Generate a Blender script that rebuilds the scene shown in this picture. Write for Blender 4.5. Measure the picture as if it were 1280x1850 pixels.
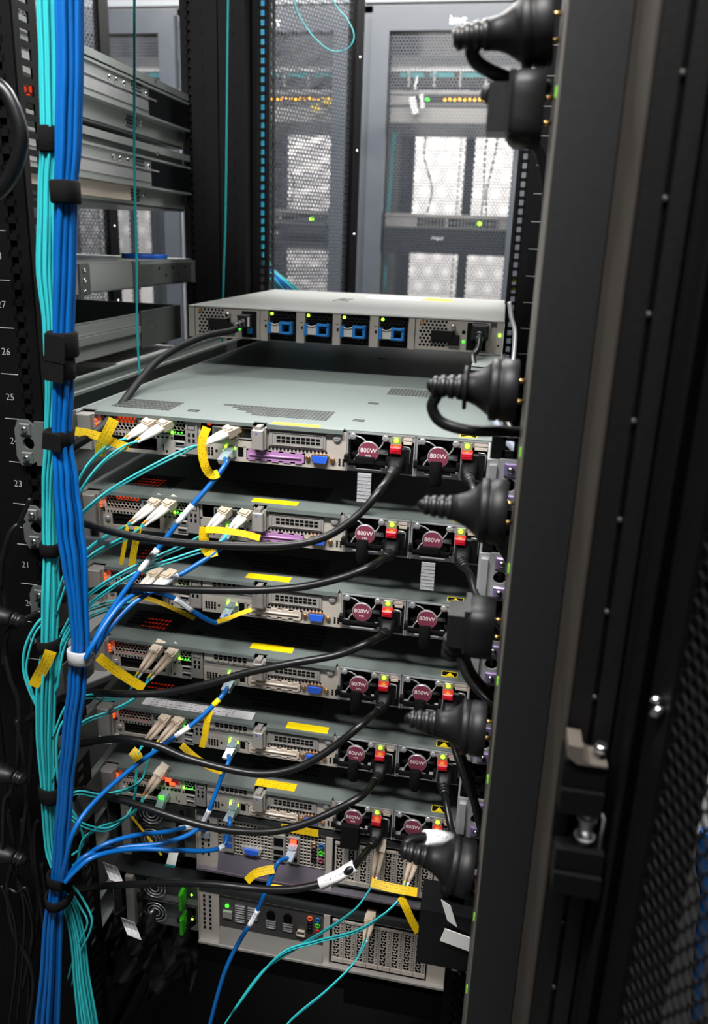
import bpy, math, random
from mathutils import Vector, Matrix
random.seed(7)
D, SC = bpy.data, bpy.context.scene
COL = SC.collection
for o in list(D.objects): D.objects.remove(o)

# ------------------------------------------------------------------ camera
# world: metres. X right along the rack, Y into the rack, Z up; origin = lower left rear corner of the topmost 1U server
FPX = 1400.0
CAM = Vector((.4321, -.7439, .2237))
YAW, PIT, ROL = math.radians(10.15553), math.radians(16.54607), math.radians(2.08309)
_f = Vector((-math.sin(YAW)*math.cos(PIT), math.cos(YAW)*math.cos(PIT), -math.sin(PIT)))
_r = Vector((math.cos(YAW), math.sin(YAW), 0)); _u = _r.cross(_f)
CR = _r*math.cos(ROL) + _u*math.sin(ROL); CU = _u*math.cos(ROL) - _r*math.sin(ROL); CF = _f
cd = D.cameras.new('camera'); cam = D.objects.new('camera', cd); COL.objects.link(cam)
cam.matrix_world = Matrix(((CR.x, CU.x, -CF.x, CAM.x), (CR.y, CU.y, -CF.y, CAM.y), (CR.z, CU.z, -CF.z, CAM.z), (0, 0, 0, 1)))
cd.sensor_fit = 'HORIZONTAL'; cd.sensor_width = 36; cd.lens = 36*FPX/1280
cd.shift_y = -(925-853)/1280
cd.clip_start = .02; cd.clip_end = 50
cd.dof.use_dof = True; cd.dof.focus_distance = .86; cd.dof.aperture_fstop = 8.5
SC.camera = cam
def at(x, y, Y=None, X=None, Z=None):
    """the point of the place that stands at distance Y (or in plane X / Z) where the photo shows pixel x, y"""
    d = CF + CR*((x-640)/FPX) - CU*((y-853)/FPX)
    if Y is not None: t = (Y-CAM.y)/d.y
    elif X is not None: t = (X-CAM.x)/d.x
    else: t = (Z-CAM.z)/d.z
    return CAM + d*t

# ------------------------------------------------------------------ light
w = D.worlds.new('world'); SC.world = w; w.use_nodes = True
w.node_tree.nodes['Background'].inputs[0].default_value = (.75, .85, 1, 1)
w.node_tree.nodes['Background'].inputs[1].default_value = .03
def area(name, loc, sx, sy, power, rot=(0, 0, 0), col=(1, .985, .96)):
    l = D.lights.new(name, 'AREA'); l.shape = 'RECTANGLE'; l.size = sx; l.size_y = sy; l.energy = power; l.color = col
    o = D.objects.new(name, l); COL.objects.link(o); o.location = loc; o.rotation_euler = rot; return o
CEIL = 1.5; FLOOR = -1.12
area('service_aisle_ceiling_light', (.1, -.8, CEIL-.07), 1.3, .2, 56)
area('cold_aisle_ceiling_light', (.1, 1.16, CEIL-.07), 2.6, .22, 98)
area('far_aisle_ceiling_light', (-.2, 3.62, CEIL-.07), 3.4, .3, 92)
SC.view_settings.view_transform = 'Standard'; SC.view_settings.look = 'None'
SC.view_settings.gamma = 1; SC.view_settings.use_curve_mapping = False
SC.view_settings.exposure = .85

# ------------------------------------------------------------------ materials
def srgb(r, g, b):
    f = lambda c: (c/255/12.92 if c/255 <= .04045 else ((c/255+.055)/1.055)**2.4)
    return (f(r), f(g), f(b), 1)
MATS = {}
def mat(name, col, rough=.5, metal=0, noise=0, scale=60, emit=0, bump=0, trans=0, aniso=None, coat=0, spec=None):
    if name in MATS: return MATS[name]
    m = D.materials.new(name); m.use_nodes = True; nt = m.node_tree; b = nt.nodes['Principled BSDF']
    b.inputs['Base Color'].default_value = col; b.inputs['Roughness'].default_value = rough; b.inputs['Metallic'].default_value = metal
    if spec is not None: b.inputs['Specular IOR Level'].default_value = spec
    if coat: b.inputs['Coat Weight'].default_value = coat
    if trans: b.inputs['Transmission Weight'].default_value = trans
    if emit:
        b.inputs['Emission Color'].default_value = col; b.inputs['Emission Strength'].default_value = emit
    if noise or bump:
        tc = nt.nodes.new('ShaderNodeTexCoord'); mp = nt.nodes.new('ShaderNodeMapping'); n = nt.nodes.new('ShaderNodeTexNoise')
        n.inputs['Scale'].default_value = scale; n.inputs['Detail'].default_value = 4
        if aniso: mp.inputs['Scale'].default_value = aniso
        nt.links.new(tc.outputs['Object'], mp.inputs[0]); nt.links.new(mp.outputs[0], n.inputs['Vector'])
        if noise:
            r = nt.nodes.new('ShaderNodeMix'); r.data_type = 'RGBA'
            r.inputs[6].default_value = tuple(c*(1-noise) for c in col[:3])+(1,); r.inputs[7].default_value = tuple(min(1, c*(1+noise)) for c in col[:3])+(1,)
            nt.links.new(n.outputs['Fac'], r.inputs[0]); nt.links.new(r.outputs[2], b.inputs['Base Color'])
            q = nt.nodes.new('ShaderNodeMapRange'); q.inputs[3].default_value = max(.05, rough-.12*min(1, noise*4)); q.inputs[4].default_value = min(1, rough+.12*min(1, noise*4))
            nt.links.new(n.outputs['Fac'], q.inputs[0]); nt.links.new(q.outputs[0], b.inputs['Roughness'])
        if bump:
            bp = nt.nodes.new('ShaderNodeBump'); bp.inputs['Strength'].default_value = bump; bp.inputs['Distance'].default_value = .001
            nt.links.new(n.outputs['Fac'], bp.inputs['Height']); nt.links.new(bp.outputs[0], b.inputs['Normal'])
    MATS[name] = m; return m
M_BLACK = mat('black_powder_coat', srgb(5, 5, 6), .55, noise=.15, scale=400, bump=.1, spec=.16)
M_FRAME = mat('dark_frame_coat', srgb(13, 12, 12), .5, noise=.12, scale=300, bump=.1, spec=.2)
M_EDGE = mat('brown_grey_edge', srgb(46, 40, 35), .5, noise=.1, scale=60)
M_FAR = mat('far_rack_coat', srgb(58, 62, 68), .35, noise=.08, scale=20)
M_PDU = mat('power_strip_coat', srgb(22, 22, 23), .55, noise=.12, scale=200, spec=.3)
M_LIDHOLE = mat('lid_vent_shade', srgb(52, 54, 53), .7, noise=.1)
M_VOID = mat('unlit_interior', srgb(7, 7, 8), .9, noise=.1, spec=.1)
M_PLASTIC = mat('black_plastic', srgb(12, 12, 14), .5, noise=.1, scale=200, spec=.3)
M_RUBBER = mat('black_rubber', srgb(15, 15, 17), .42, noise=.1, scale=300)
M_CORD = mat('black_cord_sheath', srgb(15, 15, 17), .36, noise=.1, scale=300, spec=.38)
M_VELCRO = mat('black_hook_and_loop', srgb(12, 11, 11), .95, noise=.25, scale=900, bump=.6, spec=.15)
M_VELCROG = mat('grey_hook_and_loop', srgb(165, 165, 170), .9, noise=.1, scale=900, bump=.6)
M_LID = mat('zinc_steel_sheet', srgb(118, 127, 124), .42, .3, noise=.06, scale=6, aniso=(1, 8, 1))
M_FACE = mat('nickel_faceplate', srgb(203, 194, 184), .42, .4, noise=.08, scale=80)
M_STEEL = mat('bright_steel', srgb(196, 196, 198), .3, .6, noise=.1, scale=60)
M_CHROME = mat('chrome', srgb(225, 225, 225), .15, 1, noise=.05)
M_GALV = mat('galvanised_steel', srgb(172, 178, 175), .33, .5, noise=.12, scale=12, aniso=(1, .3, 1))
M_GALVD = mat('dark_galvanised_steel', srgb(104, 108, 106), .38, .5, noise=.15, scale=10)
M_GREY = mat('grey_enamel', srgb(150, 146, 142), .45, .2, noise=.05)
M_SWITCH = mat('switch_enamel', srgb(128, 122, 116), .45, .25, noise=.06)
M_SWTOP = mat('switch_lid_enamel', srgb(140, 141, 138), .45, .3, noise=.05, scale=8)
M_PURPLE = mat('purple_film', srgb(176, 130, 178), .35, .15, noise=.08)
M_BEIGE = mat('beige_strip', srgb(214, 200, 186), .4, .2, noise=.05)
M_VGA = mat('vga_blue', srgb(38, 92, 205), .4, noise=.05)
M_BRASS = mat('brass_screw', srgb(190, 150, 110), .3, .9, noise=.1)
M_GOLD = mat('gold_pin', srgb(225, 185, 120), .25, 1, noise=.05)
M_MAROON = mat('maroon_badge', srgb(128, 58, 78), .4, .1, noise=.06)
M_BADGEW = mat('badge_print', srgb(235, 225, 225), .5, noise=.02)
M_RED = mat('red_latch', srgb(190, 20, 40), .4, noise=.05)
M_BLUEH = mat('blue_handle', srgb(16, 86, 144), .35, noise=.05)
M_BLUECAT = mat('blue_cable_sheath', srgb(0, 88, 162), .38, noise=.06, scale=200)
M_AQUA = mat('aqua_fibre_sheath', srgb(46, 178, 184), .4, noise=.06, scale=200)
M_AQUAD = mat('deep_aqua_sheath', srgb(20, 130, 132), .4, noise=.06, scale=200)
M_CONN = mat('beige_connector', srgb(205, 188, 168), .45, noise=.05)
M_BOOT = mat('white_boot', srgb(225, 220, 214), .5, noise=.05)
M_BOOTO = mat('orange_boot', srgb(235, 150, 40), .5, noise=.05)
M_WHITE = mat('white_paper', srgb(232, 230, 228), .6, noise=.03)
M_CLEAR = mat('clear_plug', srgb(190, 205, 220), .15, trans=.6, noise=.03)
M_GREENT = mat('lime_plastic', srgb(60, 180, 30), .4, noise=.05)
M_LEDG = mat('green_led', srgb(140, 255, 30), .3, emit=5, noise=0)
M_LEDGD = mat('green_led_deep', srgb(40, 230, 30), .3, emit=4)
M_LEDO = mat('orange_led', srgb(255, 84, 24), .3, emit=.9)
M_PDULED = mat('green_socket_light', srgb(110, 190, 20), .4, emit=.5)
M_LEDR = mat('red_led', srgb(255, 50, 25), .3, emit=3)
M_LEDY = mat('amber_led', srgb(255, 170, 10), .3, emit=4)
M_GLOWD = mat('dim_red_lid_reflection', srgb(230, 50, 20), .5, emit=.16)
M_LEDWIN = mat('led_window', srgb(128, 140, 96), .3, noise=.03)
M_TAN = mat('tan_boot', srgb(178, 160, 142), .5, noise=.05)
M_WSLID = mat('dark_workstation_lid', srgb(48, 50, 52), .45, .3, noise=.08)
M_LEDGE = mat('purple_tinted_ledge', srgb(106, 99, 110), .4, .3, noise=.08)
M_GLOW = mat('orange_indicator_board', srgb(255, 70, 25), .5, emit=.35)
M_WALL = mat('white_wall_paint', srgb(238, 234, 232), .8, noise=.03, scale=3)
M_CEIL = mat('ceiling_paint', srgb(215, 218, 220), .8, noise=.03, scale=3)
M_FLOOR = mat('grey_floor_tile', srgb(84, 84, 83), .5, noise=.08, scale=4)
M_PANEL = mat('pale_containment_panel', srgb(118, 122, 126), .5, noise=.04, scale=3)
M_DISC = mat('blue_disc_plastic', srgb(20, 90, 190), .35, noise=.05)
M_PURPW = mat('purple_washer', srgb(150, 130, 175), .3, .6, noise=.1)
M_SHUT = mat('dark_glass', srgb(20, 22, 24), .15, noise=.02)
def label_mat(name, base, ink, rows, amount):
    """sticker with rows of small illegible print, laid out in the sticker's own UV"""
    m = D.materials.new(name); m.use_nodes = True; nt = m.node_tree; b = nt.nodes['Principled BSDF']; b.inputs['Roughness'].default_value = .5
    tc = nt.nodes.new('ShaderNodeTexCoord'); sp = nt.nodes.new('ShaderNodeSeparateXYZ'); nt.links.new(tc.outputs['UV'], sp.inputs[0])
    def mth(op, a, bb):
        n = nt.nodes.new('ShaderNodeMath'); n.operation = op
        for i, v in enumerate((a, bb)):
            if isinstance(v, (int, float)): n.inputs[i].default_value = v
            else: nt.links.new(v, n.inputs[i])
        return n.outputs[0]
    row = mth('MULTIPLY', sp.outputs[1], rows); fr = mth('FRACT', row, 0)
    inrow = mth('LESS_THAN', mth('ABSOLUTE', mth('SUBTRACT', fr, .5), 0), .27)
    no = nt.nodes.new('ShaderNodeTexNoise'); no.inputs['Scale'].default_value = 1; no.inputs['Detail'].default_value = 3
    cb = nt.nodes.new('ShaderNodeCombineXYZ'); nt.links.new(mth('MULTIPLY', sp.outputs[0], 46), cb.inputs[0]); nt.links.new(mth('MULTIPLY', sp.outputs[1], rows*3.1), cb.inputs[1])
    nt.links.new(cb.outputs[0], no.inputs['Vector'])
    letter = mth('GREATER_THAN', no.outputs['Fac'], amount)
    edge = mth('LESS_THAN', mth('ABSOLUTE', mth('SUBTRACT', sp.outputs[0], .45), 0), .38)
    fac = mth('MULTIPLY', mth('MULTIPLY', inrow, letter), mth('MULTIPLY', edge, .75))
    mx = nt.nodes.new('ShaderNodeMix'); mx.data_type = 'RGBA'; mx.inputs[6].default_value = base; mx.inputs[7].default_value = ink
    nt.links.new(fac, mx.inputs[0]); nt.links.new(mx.outputs[2], b.inputs['Base Color']); MATS[name] = m; return m
M_YEL = label_mat('yellow_printed_label', srgb(228, 188, 8), srgb(70, 60, 20), 3, .56)
M_YELP = mat('yellow_plain_sticker', srgb(246, 214, 8), .5, noise=.03)
M_WLAB = label_mat('white_printed_label', srgb(226, 224, 226), srgb(50, 50, 55), 3, .54)
M_SLEEVE = label_mat('white_cable_sleeve', srgb(222, 226, 232), srgb(80, 85, 100), 3, .5)

# ------------------------------------------------------------------ mesh helpers
class MB:
    def __init__(s): s.v = []; s.f = []; s.uv = None; s.smooth = []
    def add(s, vs, fs, smooth=False):
        n = len(s.v); s.v += [tuple(v) for v in vs]; s.f += [tuple(i+n for i in f) for f in fs]; s.smooth += [smooth]*len(fs)
        return s
    def box(s, x0, x1, y0, y1, z0, z1):
        return s.add([(x0, y0, z0), (x1, y0, z0), (x1, y1, z0), (x0, y1, z0), (x0, y0, z1), (x1, y0, z1), (x1, y1, z1), (x0, y1, z1)],
                     [(0, 3, 2, 1), (4, 5, 6, 7), (0, 1, 5, 4), (1, 2, 6, 5), (2, 3, 7, 6), (3, 0, 4, 7)])
    def cbox(s, x0, x1, y0, y1, z0, z1, c=.0006):
        """box with its edges towards -Y chamfered"""
        a = [(x0, z0), (x1, z0), (x1, z1), (x0, z1)]; b = [(x0+c, z0+c), (x1-c, z0+c), (x1-c, z1-c), (x0+c, z1-c)]
        vs = [(x, y1, z) for x, z in a]+[(x, y0+c, z) for x, z in a]+[(x, y0, z) for x, z in b]
        fs = [(0, 3, 2, 1)[::-1], (8, 9, 10, 11)]
        for k in (0, 4):
            for i in range(4): j = (i+1) % 4; fs.append((k+j, k+i, k+4+i, k+4+j)[::-1])
        return s.add(vs, fs)
    def obox(s, c, ax, ay, az):
        """box with centre c and half-axis vectors"""
        c, ax, ay, az = map(Vector, (c, ax, ay, az)); vs = []
        for k in (-1, 1):
            for i, j in ((-1, -1), (1, -1), (1, 1), (-1, 1)): vs.append(c+ax*i+ay*j+az*k)
        return s.add(vs, [(0, 3, 2, 1), (4, 5, 6, 7), (0, 1, 5, 4), (1, 2, 6, 5), (2, 3, 7, 6), (3, 0, 4, 7)])
    def lathe(s, o, ax, prof, n=16, smooth=True):
        """profile [(distance along ax, radius)] turned about the axis o, ax"""
        o = Vector(o); ax = Vector(ax).normalized(); e = ax.orthogonal().normalized(); g = ax.cross(e)
        vs = []; fs = []
        for t, r in prof:
            for i in range(n): a = 2*math.pi*i/n; vs.append(o+ax*t+(e*math.cos(a)+g*math.sin(a))*r)
        for k in range(len(prof)-1):
            for i in range(n): j = (i+1) % n; fs.append((k*n+i, k*n+j, k*n+n+j, k*n+n+i))
        s.add(vs, fs, smooth)
        m = len(s.v)-len(vs)
        s.f.append(tuple(m+i for i in range(n))[::-1]); s.f.append(tuple(m+(len(prof)-1)*n+i for i in range(n))); s.smooth += [False, False]
        return s
    def cyl(s, p0, p1, r, n=12, r1=None):
        p0 = Vector(p0); p1 = Vector(p1); return s.lathe(p0, p1-p0, [(0, r), ((p1-p0).length, r if r1 is None else r1)], n)
    def tube(s, pts, r, n=8, caps=True, uv=False):
        """swept round tube; r a number or one radius per point"""
        pts = [Vector(p) for p in pts]; m = len(pts)
        rr = r if isinstance(r, (list, tuple)) else [r]*m
        tg = [(pts[min(i+1, m-1)]-pts[max(i-1, 0)]).normalized() for i in range(m)]
        e = tg[0].orthogonal().normalized(); vs = []; fs = []
        for i in range(m):
            e = (e-tg[i]*e.dot(tg[i])).normalized(); g = tg[i].cross(e)
            for k in range(n): a = 2*math.pi*k/n; vs.append(pts[i]+(e*math.cos(a)+g*math.sin(a))*rr[i])
        for i in range(m-1):
            for k in range(n): j = (k+1) % n; fs.append((i*n+k, i*n+j, i*n+n+j, i*n+n+k))
        b = len(s.v); s.add(vs, fs, True)
        if uv:
            s.uv = (s.uv or [])+[[(i/(m-1), k/n*2), (i/(m-1), (k+1)/n*2), ((i+1)/(m-1), (k+1)/n*2), ((i+1)/(m-1), k/n*2)] for i in range(m-1) for k in range(n)]+[[(0, 0)]*n, [(1, 0)]*n]
        if caps:
            s.f.append(tuple(b+i for i in range(n))[::-1]); s.f.append(tuple(b+(m-1)*n+i for i in range(n))); s.smooth += [False, False]
        return s
    def prism(s, poly, y0, y1):
        """x,z outline (counter-clockwise seen from -Y) pushed from y0 to y1"""
        n = len(poly); vs = [(x, y0, z) for x, z in poly]+[(x, y1, z) for x, z in poly]
        fs = [tuple(range(n)), tuple(range(2*n-1, n-1, -1))]+[(i, n+i, n+(i+1) % n, (i+1) % n) for i in range(n)]
        return s.add(vs, fs)
    def grid(s, x0, x1, z0, z1, nx, nz, bar, y0, y1):
        """sheet with nx by nz square holes, made of crossing bars"""
        px, pz = (x1-x0)/nx, (z1-z0)/nz
        for i in range(nx+1): x = x0+px*i; s.box(max(x0, x-bar/2), min(x1, x+bar/2), y0, y1, z0, z1)
        for i in range(nz+1): z = z0+pz*i; s.box(x0, x1, y0, y1, max(z0, z-bar/2), min(z1, z+bar/2))
        return s
    def honey(s, x0, x1, z0, z1, p, k, y, wall=.0008, tall=False):
        """honeycomb sheet in the X-Z plane at y: hexagonal cells of pitch p, holes scaled by k"""
        R = p/math.sqrt(3); row = 0; u = x0+p/2
        A = [(math.cos(math.pi/6+i*math.pi/3), math.sin(math.pi/6+i*math.pi/3)) for i in range(6)]
        z = z0+R
        while z <= z1-R*.5:
            x = x0+p/2+(p/2 if row % 2 else 0)
            while x <= x1-p*.3:
                b = len(s.v)
                for r in (R, R*k): s.v += [(x+c*r, y, z+d*r) for c, d in A]
                s.v += [(x+c*R*k, y+wall, z+d*R*k) for c, d in A]
                for i in range(6):
                    j = (i+1) % 6
                    s.f.append((b+i, b+j, b+6+j, b+6+i)); s.f.append((b+6+i, b+6+j, b+12+j, b+12+i)); s.smooth += [False, False]
                x += p
            z += R*1.5; row += 1
        return s
    def ribbon(s, pts, wid, thick=.0002):
        """paper strip along pts; wid = half-width vector per point. Two faces with UV."""
        m = len(pts); vs = []; uvs = []
        L = [0]
        for i in range(1, m): L.append(L[-1]+(Vector(pts[i])-Vector(pts[i-1])).length)
        for i in range(m):
            p = Vector(pts[i]); wv = Vector(wid[i] if isinstance(wid, list) else wid)
            t = (Vector(pts[min(i+1, m-1)])-Vector(pts[max(i-1, 0)])).normalized(); nn = t.cross(wv).normalized()*thick
            vs += [p-wv, p+wv, p+wv+nn, p-wv+nn]
        fs = []; fu = []
        for i in range(m-1):
            a = 4*i; u0, u1 = L[i]/L[-1], L[i+1]/L[-1]
            fs += [(a, a+4, a+5, a+1), (a+3, a+2, a+6, a+7)]; fu += [[(u0, 0), (u1, 0), (u1, 1), (u0, 1)], [(u0, 0), (u0, 1), (u1, 1), (u1, 0)]]
            fs += [(a+1, a+5, a+6, a+2), (a, a+3, a+7, a+4)]; fu += [[(u0, 1), (u1, 1), (u1, 1), (u0, 1)], [(u0, 0), (u0, 0), (u1, 0), (u1, 0)]]
        fs += [(0, 1, 2, 3), (4*m-4, 4*m-1, 4*m-2, 4*m-3)]; fu += [[(0, 0), (0, 1), (0, 1), (0, 0)], [(1, 0), (1, 0), (1, 1), (1, 1)]]
        s.uv = (s.uv or [])+fu
        return s.add(vs, fs, False)
    def mesh(s, name):
        me = D.meshes.new(name); me.from_pydata(s.v, [], s.f)
        if any(s.smooth): me.polygons.foreach_set('use_smooth', s.smooth+[False]*(len(s.f)-len(s.smooth)))
        if s.uv and len(s.uv) == len(s.f):
            l = me.uv_layers.new(name='UVMap'); l.data.foreach_set('uv', [c for f in s.uv for p in f for c in p])
        me.update(); return me
CACHE = {}
def link(name, me, m=None, parent=None, loc=None, label=None, kind=None):
    if m is not None and not me.materials: me.materials.append(m)
    o = D.objects.new(name, me); COL.objects.link(o)
    if parent is not None: o.parent = parent
    if loc is not None: o.location = loc
    if label: o['label'] = label
    if kind: o['kind'] = kind
    return o
def part(name, m, parent, build, key=None, loc=None, label=None, kind=None):
    """one part: build(MB) fills its mesh; parts with the same key share mesh data"""
    if key is not None and key in CACHE: me = CACHE[key]
    else:
        b = MB(); build(b); me = b.mesh(name)
        if key is not None: CACHE[key] = me
    return link(name, me, m, parent, loc, label, kind)
def tag(o, label, cat, group=None, kind=None):
    o['label'] = label; o['category'] = cat
    if group: o['group'] = group
    if kind: o['kind'] = kind
    return o
def thing(name, label, cat, loc=(0, 0, 0), group=None, rz=0):
    o = D.objects.new(name, None); COL.objects.link(o); o.location = loc; o.rotation_euler = (0, 0, rz); o.empty_display_size = .02
    return tag(o, label, cat, group)
def struct(name, m, build, parent=None, label=None):
    o = part(name, m, parent, build)
    o['kind'] = 'structure'
    if label: o['label'] = label
    return o
def text_mesh(body, size, thin=0):
    key = ('txt', body, round(size, 5), thin)
    if key in CACHE: return CACHE[key]
    c = D.curves.new('lettering', 'FONT'); c.body = body; c.size = size; c.align_x = 'CENTER'; c.align_y = 'CENTER'; c.extrude = size*.01; c.offset = -thin*size; c.resolution_u = 2
    o = D.objects.new('lettering', c); COL.objects.link(o)
    dg = bpy.context.evaluated_depsgraph_get(); dg.update()
    me = D.meshes.new_from_object(o.evaluated_get(dg)); D.objects.remove(o); D.curves.remove(c)
    me.transform(Matrix.Rotation(math.pi/2, 4, 'X')); CACHE[key] = me; return me
def text(name, body, size, m, parent, loc, thin=0):
    me = text_mesh(body, size, thin); return link(name, me, m, parent, loc)
def smooth(pts, sub=6):
    """Catmull-Rom through the given points"""
    P = [Vector(p) for p in pts]; out = []
    for i in range(len(P)-1):
        a, b, c, d = P[max(i-1, 0)], P[i], P[i+1], P[min(i+2, len(P)-1)]
        for k in range(sub):
            t = k/sub; out.append(.5*((2*b)+(c-a)*t+(2*a-5*b+4*c-d)*t*t+(3*b-a-3*c+d)*t**3))
    return out+[P[-1]]
def way(pix, sub=6): return smooth([at(x, y, Y=Y) for x, y, Y in pix], sub)
# ------------------------------------------------------------------ room
RX0, RX1, RY0, RY1 = -2.9, 2.9, -2.3, 4.4
struct('floor', M_FLOOR, lambda b: b.box(RX0, RX1, RY0, RY1, FLOOR-.05, FLOOR))
struct('ceiling', M_CEIL, lambda b: b.box(RX0, RX1, RY0, RY1, CEIL, CEIL+.05))
struct('wall_back', M_WALL, lambda b: b.box(RX0, RX1, RY1, RY1+.06, FLOOR, CEIL))
M_DARKROW = mat('dark_cabinet_row', srgb(58, 59, 62), .5, noise=.1, scale=3)
struct('wall_front', M_DARKROW, lambda b: b.box(RX0, RX1, RY0-.06, RY0, FLOOR, CEIL))
struct('wall_left', M_DARKROW, lambda b: b.box(RX0-.06, RX0, RY0, RY1, FLOOR, CEIL))
struct('wall_right', M_DARKROW, lambda b: b.box(RX1, RX1+.06, RY0, RY1, FLOOR, CEIL))
def containment(b):
    for k in range(-4, 5): b.box(-.083+.6*k+.004, .517+.6*k-.004, 2.0, 2.03, .955, CEIL)
struct('wall_containment', M_PANEL, containment, label='pale grey blanking panels above the far racks')
ZT = .925   # top of every rack

# ------------------------------------------------------------------ racks
def rail_plate(b, xs, sgn, y, z0, z1, lab, ext=.0085):
    """rack mounting rail seen from behind: face plate with a column of square holes and a punched side flange"""
    n = int(round((z1-z0)/.0148))
    h0, h1 = xs-.0065, xs+.0065
    b.grid(h0, h1, z0, z1, 1, n, .0058, y, y+.002)
    a, c = (h1, h1+ext) if sgn > 0 else (h0-ext, h0)
    b.box(a, c, y, y+.002, z0, z1)
    a2, c2 = (h0-lab, h0) if sgn > 0 else (h1, h1+lab)
    b.box(a2, c2, y, y+.002, z0, z1)
    xe = c if sgn > 0 else a
    d0, d1 = y+.002, y+.038
    e0, e1 = d0+.009, d0+.024
    b.box(xe-.001, xe+.001, d0, e0, z0, z1); b.box(xe-.001, xe+.001, e1, d1, z0, z1)
    p = (z1-z0)/n
    for i in range(n+1): b.box(xe-.001, xe+.001, e0, e1, max(z0, z0+p*i-.0028), min(z1, z0+p*i+.0028))
def rack_body(x0, label, group, with_numbers):
    r = thing('server_rack', label, 'server rack', (x0, 0, 0), group)
    zb, zt = FLOOR, ZT
    part('mounting_rail', M_BLACK, r, lambda b: rail_plate(b, -.0152, 1, -.07, -1.0, .87, .038), 'railRL')
    rl = r.children[0] if r.children else None
    part('mounting_rail', M_BLACK, r, lambda b: rail_plate(b, .4497, -1, -.07, -1.0, .064 if x0 == 0 else .87, .030), ('railRR', x0))
    part('mounting_rail', M_BLACK, r, lambda b: rail_plate(b, -.0152, 1, .70, -1.0, .87, .012, .0045), 'railFL')
    part('mounting_rail', M_BLACK, r, lambda b: rail_plate(b, .4497, -1, .70, -1.0, .87, .012, .0045), 'railFR')
    def baffle(a, c):
        def f(b):
            b.box(a, c, .66, .703, -1.0, .87)
            for i in range(70): b.box(c-.0225 if a < 0 else a+.019, c-.0195 if a < 0 else a+.022, .659, .6605, .87-.0148*(2*i)-.02, .87-.0148*(2*i)-.008)
        return f
    part('air_baffle', M_BLACK, r, baffle(-.082, -.034), 'bafL'); part('air_baffle', M_BLACK, r, baffle(.468, .516), 'bafR')
    part('corner_post', M_BLACK, r, lambda b: b.box(-.082, -.052, .80, .86, zb+.06, zt-.03), 'cpFL')
    part('corner_post', M_BLACK, r, lambda b: b.box(.486, .516, .80, .86, zb+.06, zt-.03), 'cpFR')
    part('corner_post', M_BLACK, r, lambda b: b.box(-.082, -.062, -.33, -.27, zb+.06, zt-.03), 'cpRL') if x0 < .5 else None
    part('top_panel', M_BLACK, r, lambda b: (b.box(-.082, -.05, -.33, .86, zt-.03, zt), b.box(.484, .516, -.33, .86, zt-.03, zt), b.box(-.05, .484, -.33, -.24, zt-.03, zt), b.box(-.05, .484, .80, .86, zt-.03, zt)), 'rtop')
    part('air_baffle', M_BLACK, r, lambda b: b.box(-.082, -.0599, -.07, -.068, -1.0, .87), 'rbafL')  # black sheet added beside the rear rail to darken the gap
    if x0 < 0: part('air_baffle', M_BLACK, r, lambda b: b.box(.4864, .516, -.07, -.068, -1.0, .87), 'rbafR'); part('air_baffle', M_BLACK, r, lambda b: b.box(.431, .468, .7045, .7065, -1.0, .87), 'fbafR')  # rear sheet added to darken the gap; front one covers the rail holes
    part('base_frame', M_BLACK, r, lambda b: b.box(-.082, .516, -.33, .86, zb, zb+.06), 'rbase')
    for xx, zz in ((-.082, .80), (-.082, -.95), (.489, .80), (.489, -.95)): part('rail_support', M_BLACK, r, lambda b: b.box(0, .027, -.06, .655, 0, .03), 'rsup', (xx, 0, zz))
    return r
OUR = rack_body(0, 'black rack in the foreground holding the stacked servers', 'black server racks in the near row', True)
NEI = rack_body(-.6, 'black rack at left with open galvanised rails beyond the cable bundle', 'black server racks in the near row', False)
RGT = rack_body(.6, 'black rack at right, hidden behind the open rear door', 'black server racks in the near row', False)
part('side_panel', M_BLACK, RGT, lambda b: b.box(-.0815, -.076, -.329, .855, FLOOR+.07, ZT-.035))
# unit numbers and tick marks on the left rear rail
M_PRINT = mat('white_rail_print', srgb(150, 150, 150), .6, noise=.02)
rlr = OUR.children[0]
for n in range(14, 34):
    text('unit_number', str(n), .0096, M_PRINT, rlr, (-.0335, -.0704, (n-24)*.04445+.0215), .012)
part('tick_mark', M_PRINT, rlr, lambda b: [b.box(-.041, -.0225, -.0705, -.07, (n-24)*.04445-.0003, (n-24)*.04445+.0003) for n in range(12, 36)])
part('hole_shade_strip', M_VOID, OUR, lambda b: b.box(-.0228, -.0072, -.0665, -.0645, -1.0, .87))  # dark strip added behind the rail holes so they read as unlit
# right rear frame, seen from inside
part('corner_post', M_FRAME, OUR, lambda b: (b.box(.4912, .5035, -.329, -.12, FLOOR+.06, ZT-.03), b.box(.5035, .507, -.322, -.12, FLOOR+.06, ZT-.03), b.box(.507, .5165, -.328, -.12, FLOOR+.06, ZT-.03)))
part('post_edge', M_EDGE, OUR, lambda b: b.box(.4895, .4911, -.33, -.12, FLOOR+.06, ZT-.03), label='brown-grey edge of the rear post')  # thin face piece, lighter and browner than the rest of the post
part('side_panel', M_BLACK, OUR, lambda b: b.box(.5095, .5165, -.119, .655, FLOOR+.07, ZT-.035))
for i in range(16): part('post_screw', M_GALVD, OUR, lambda b: b.lathe((0, 0, 0), (0, -1, 0), [(0, .0016), (.0008, .0016), (.0014, .0008)], 10), 'postscrew', (.5055, -.3225, .36-.0555*i))
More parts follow.
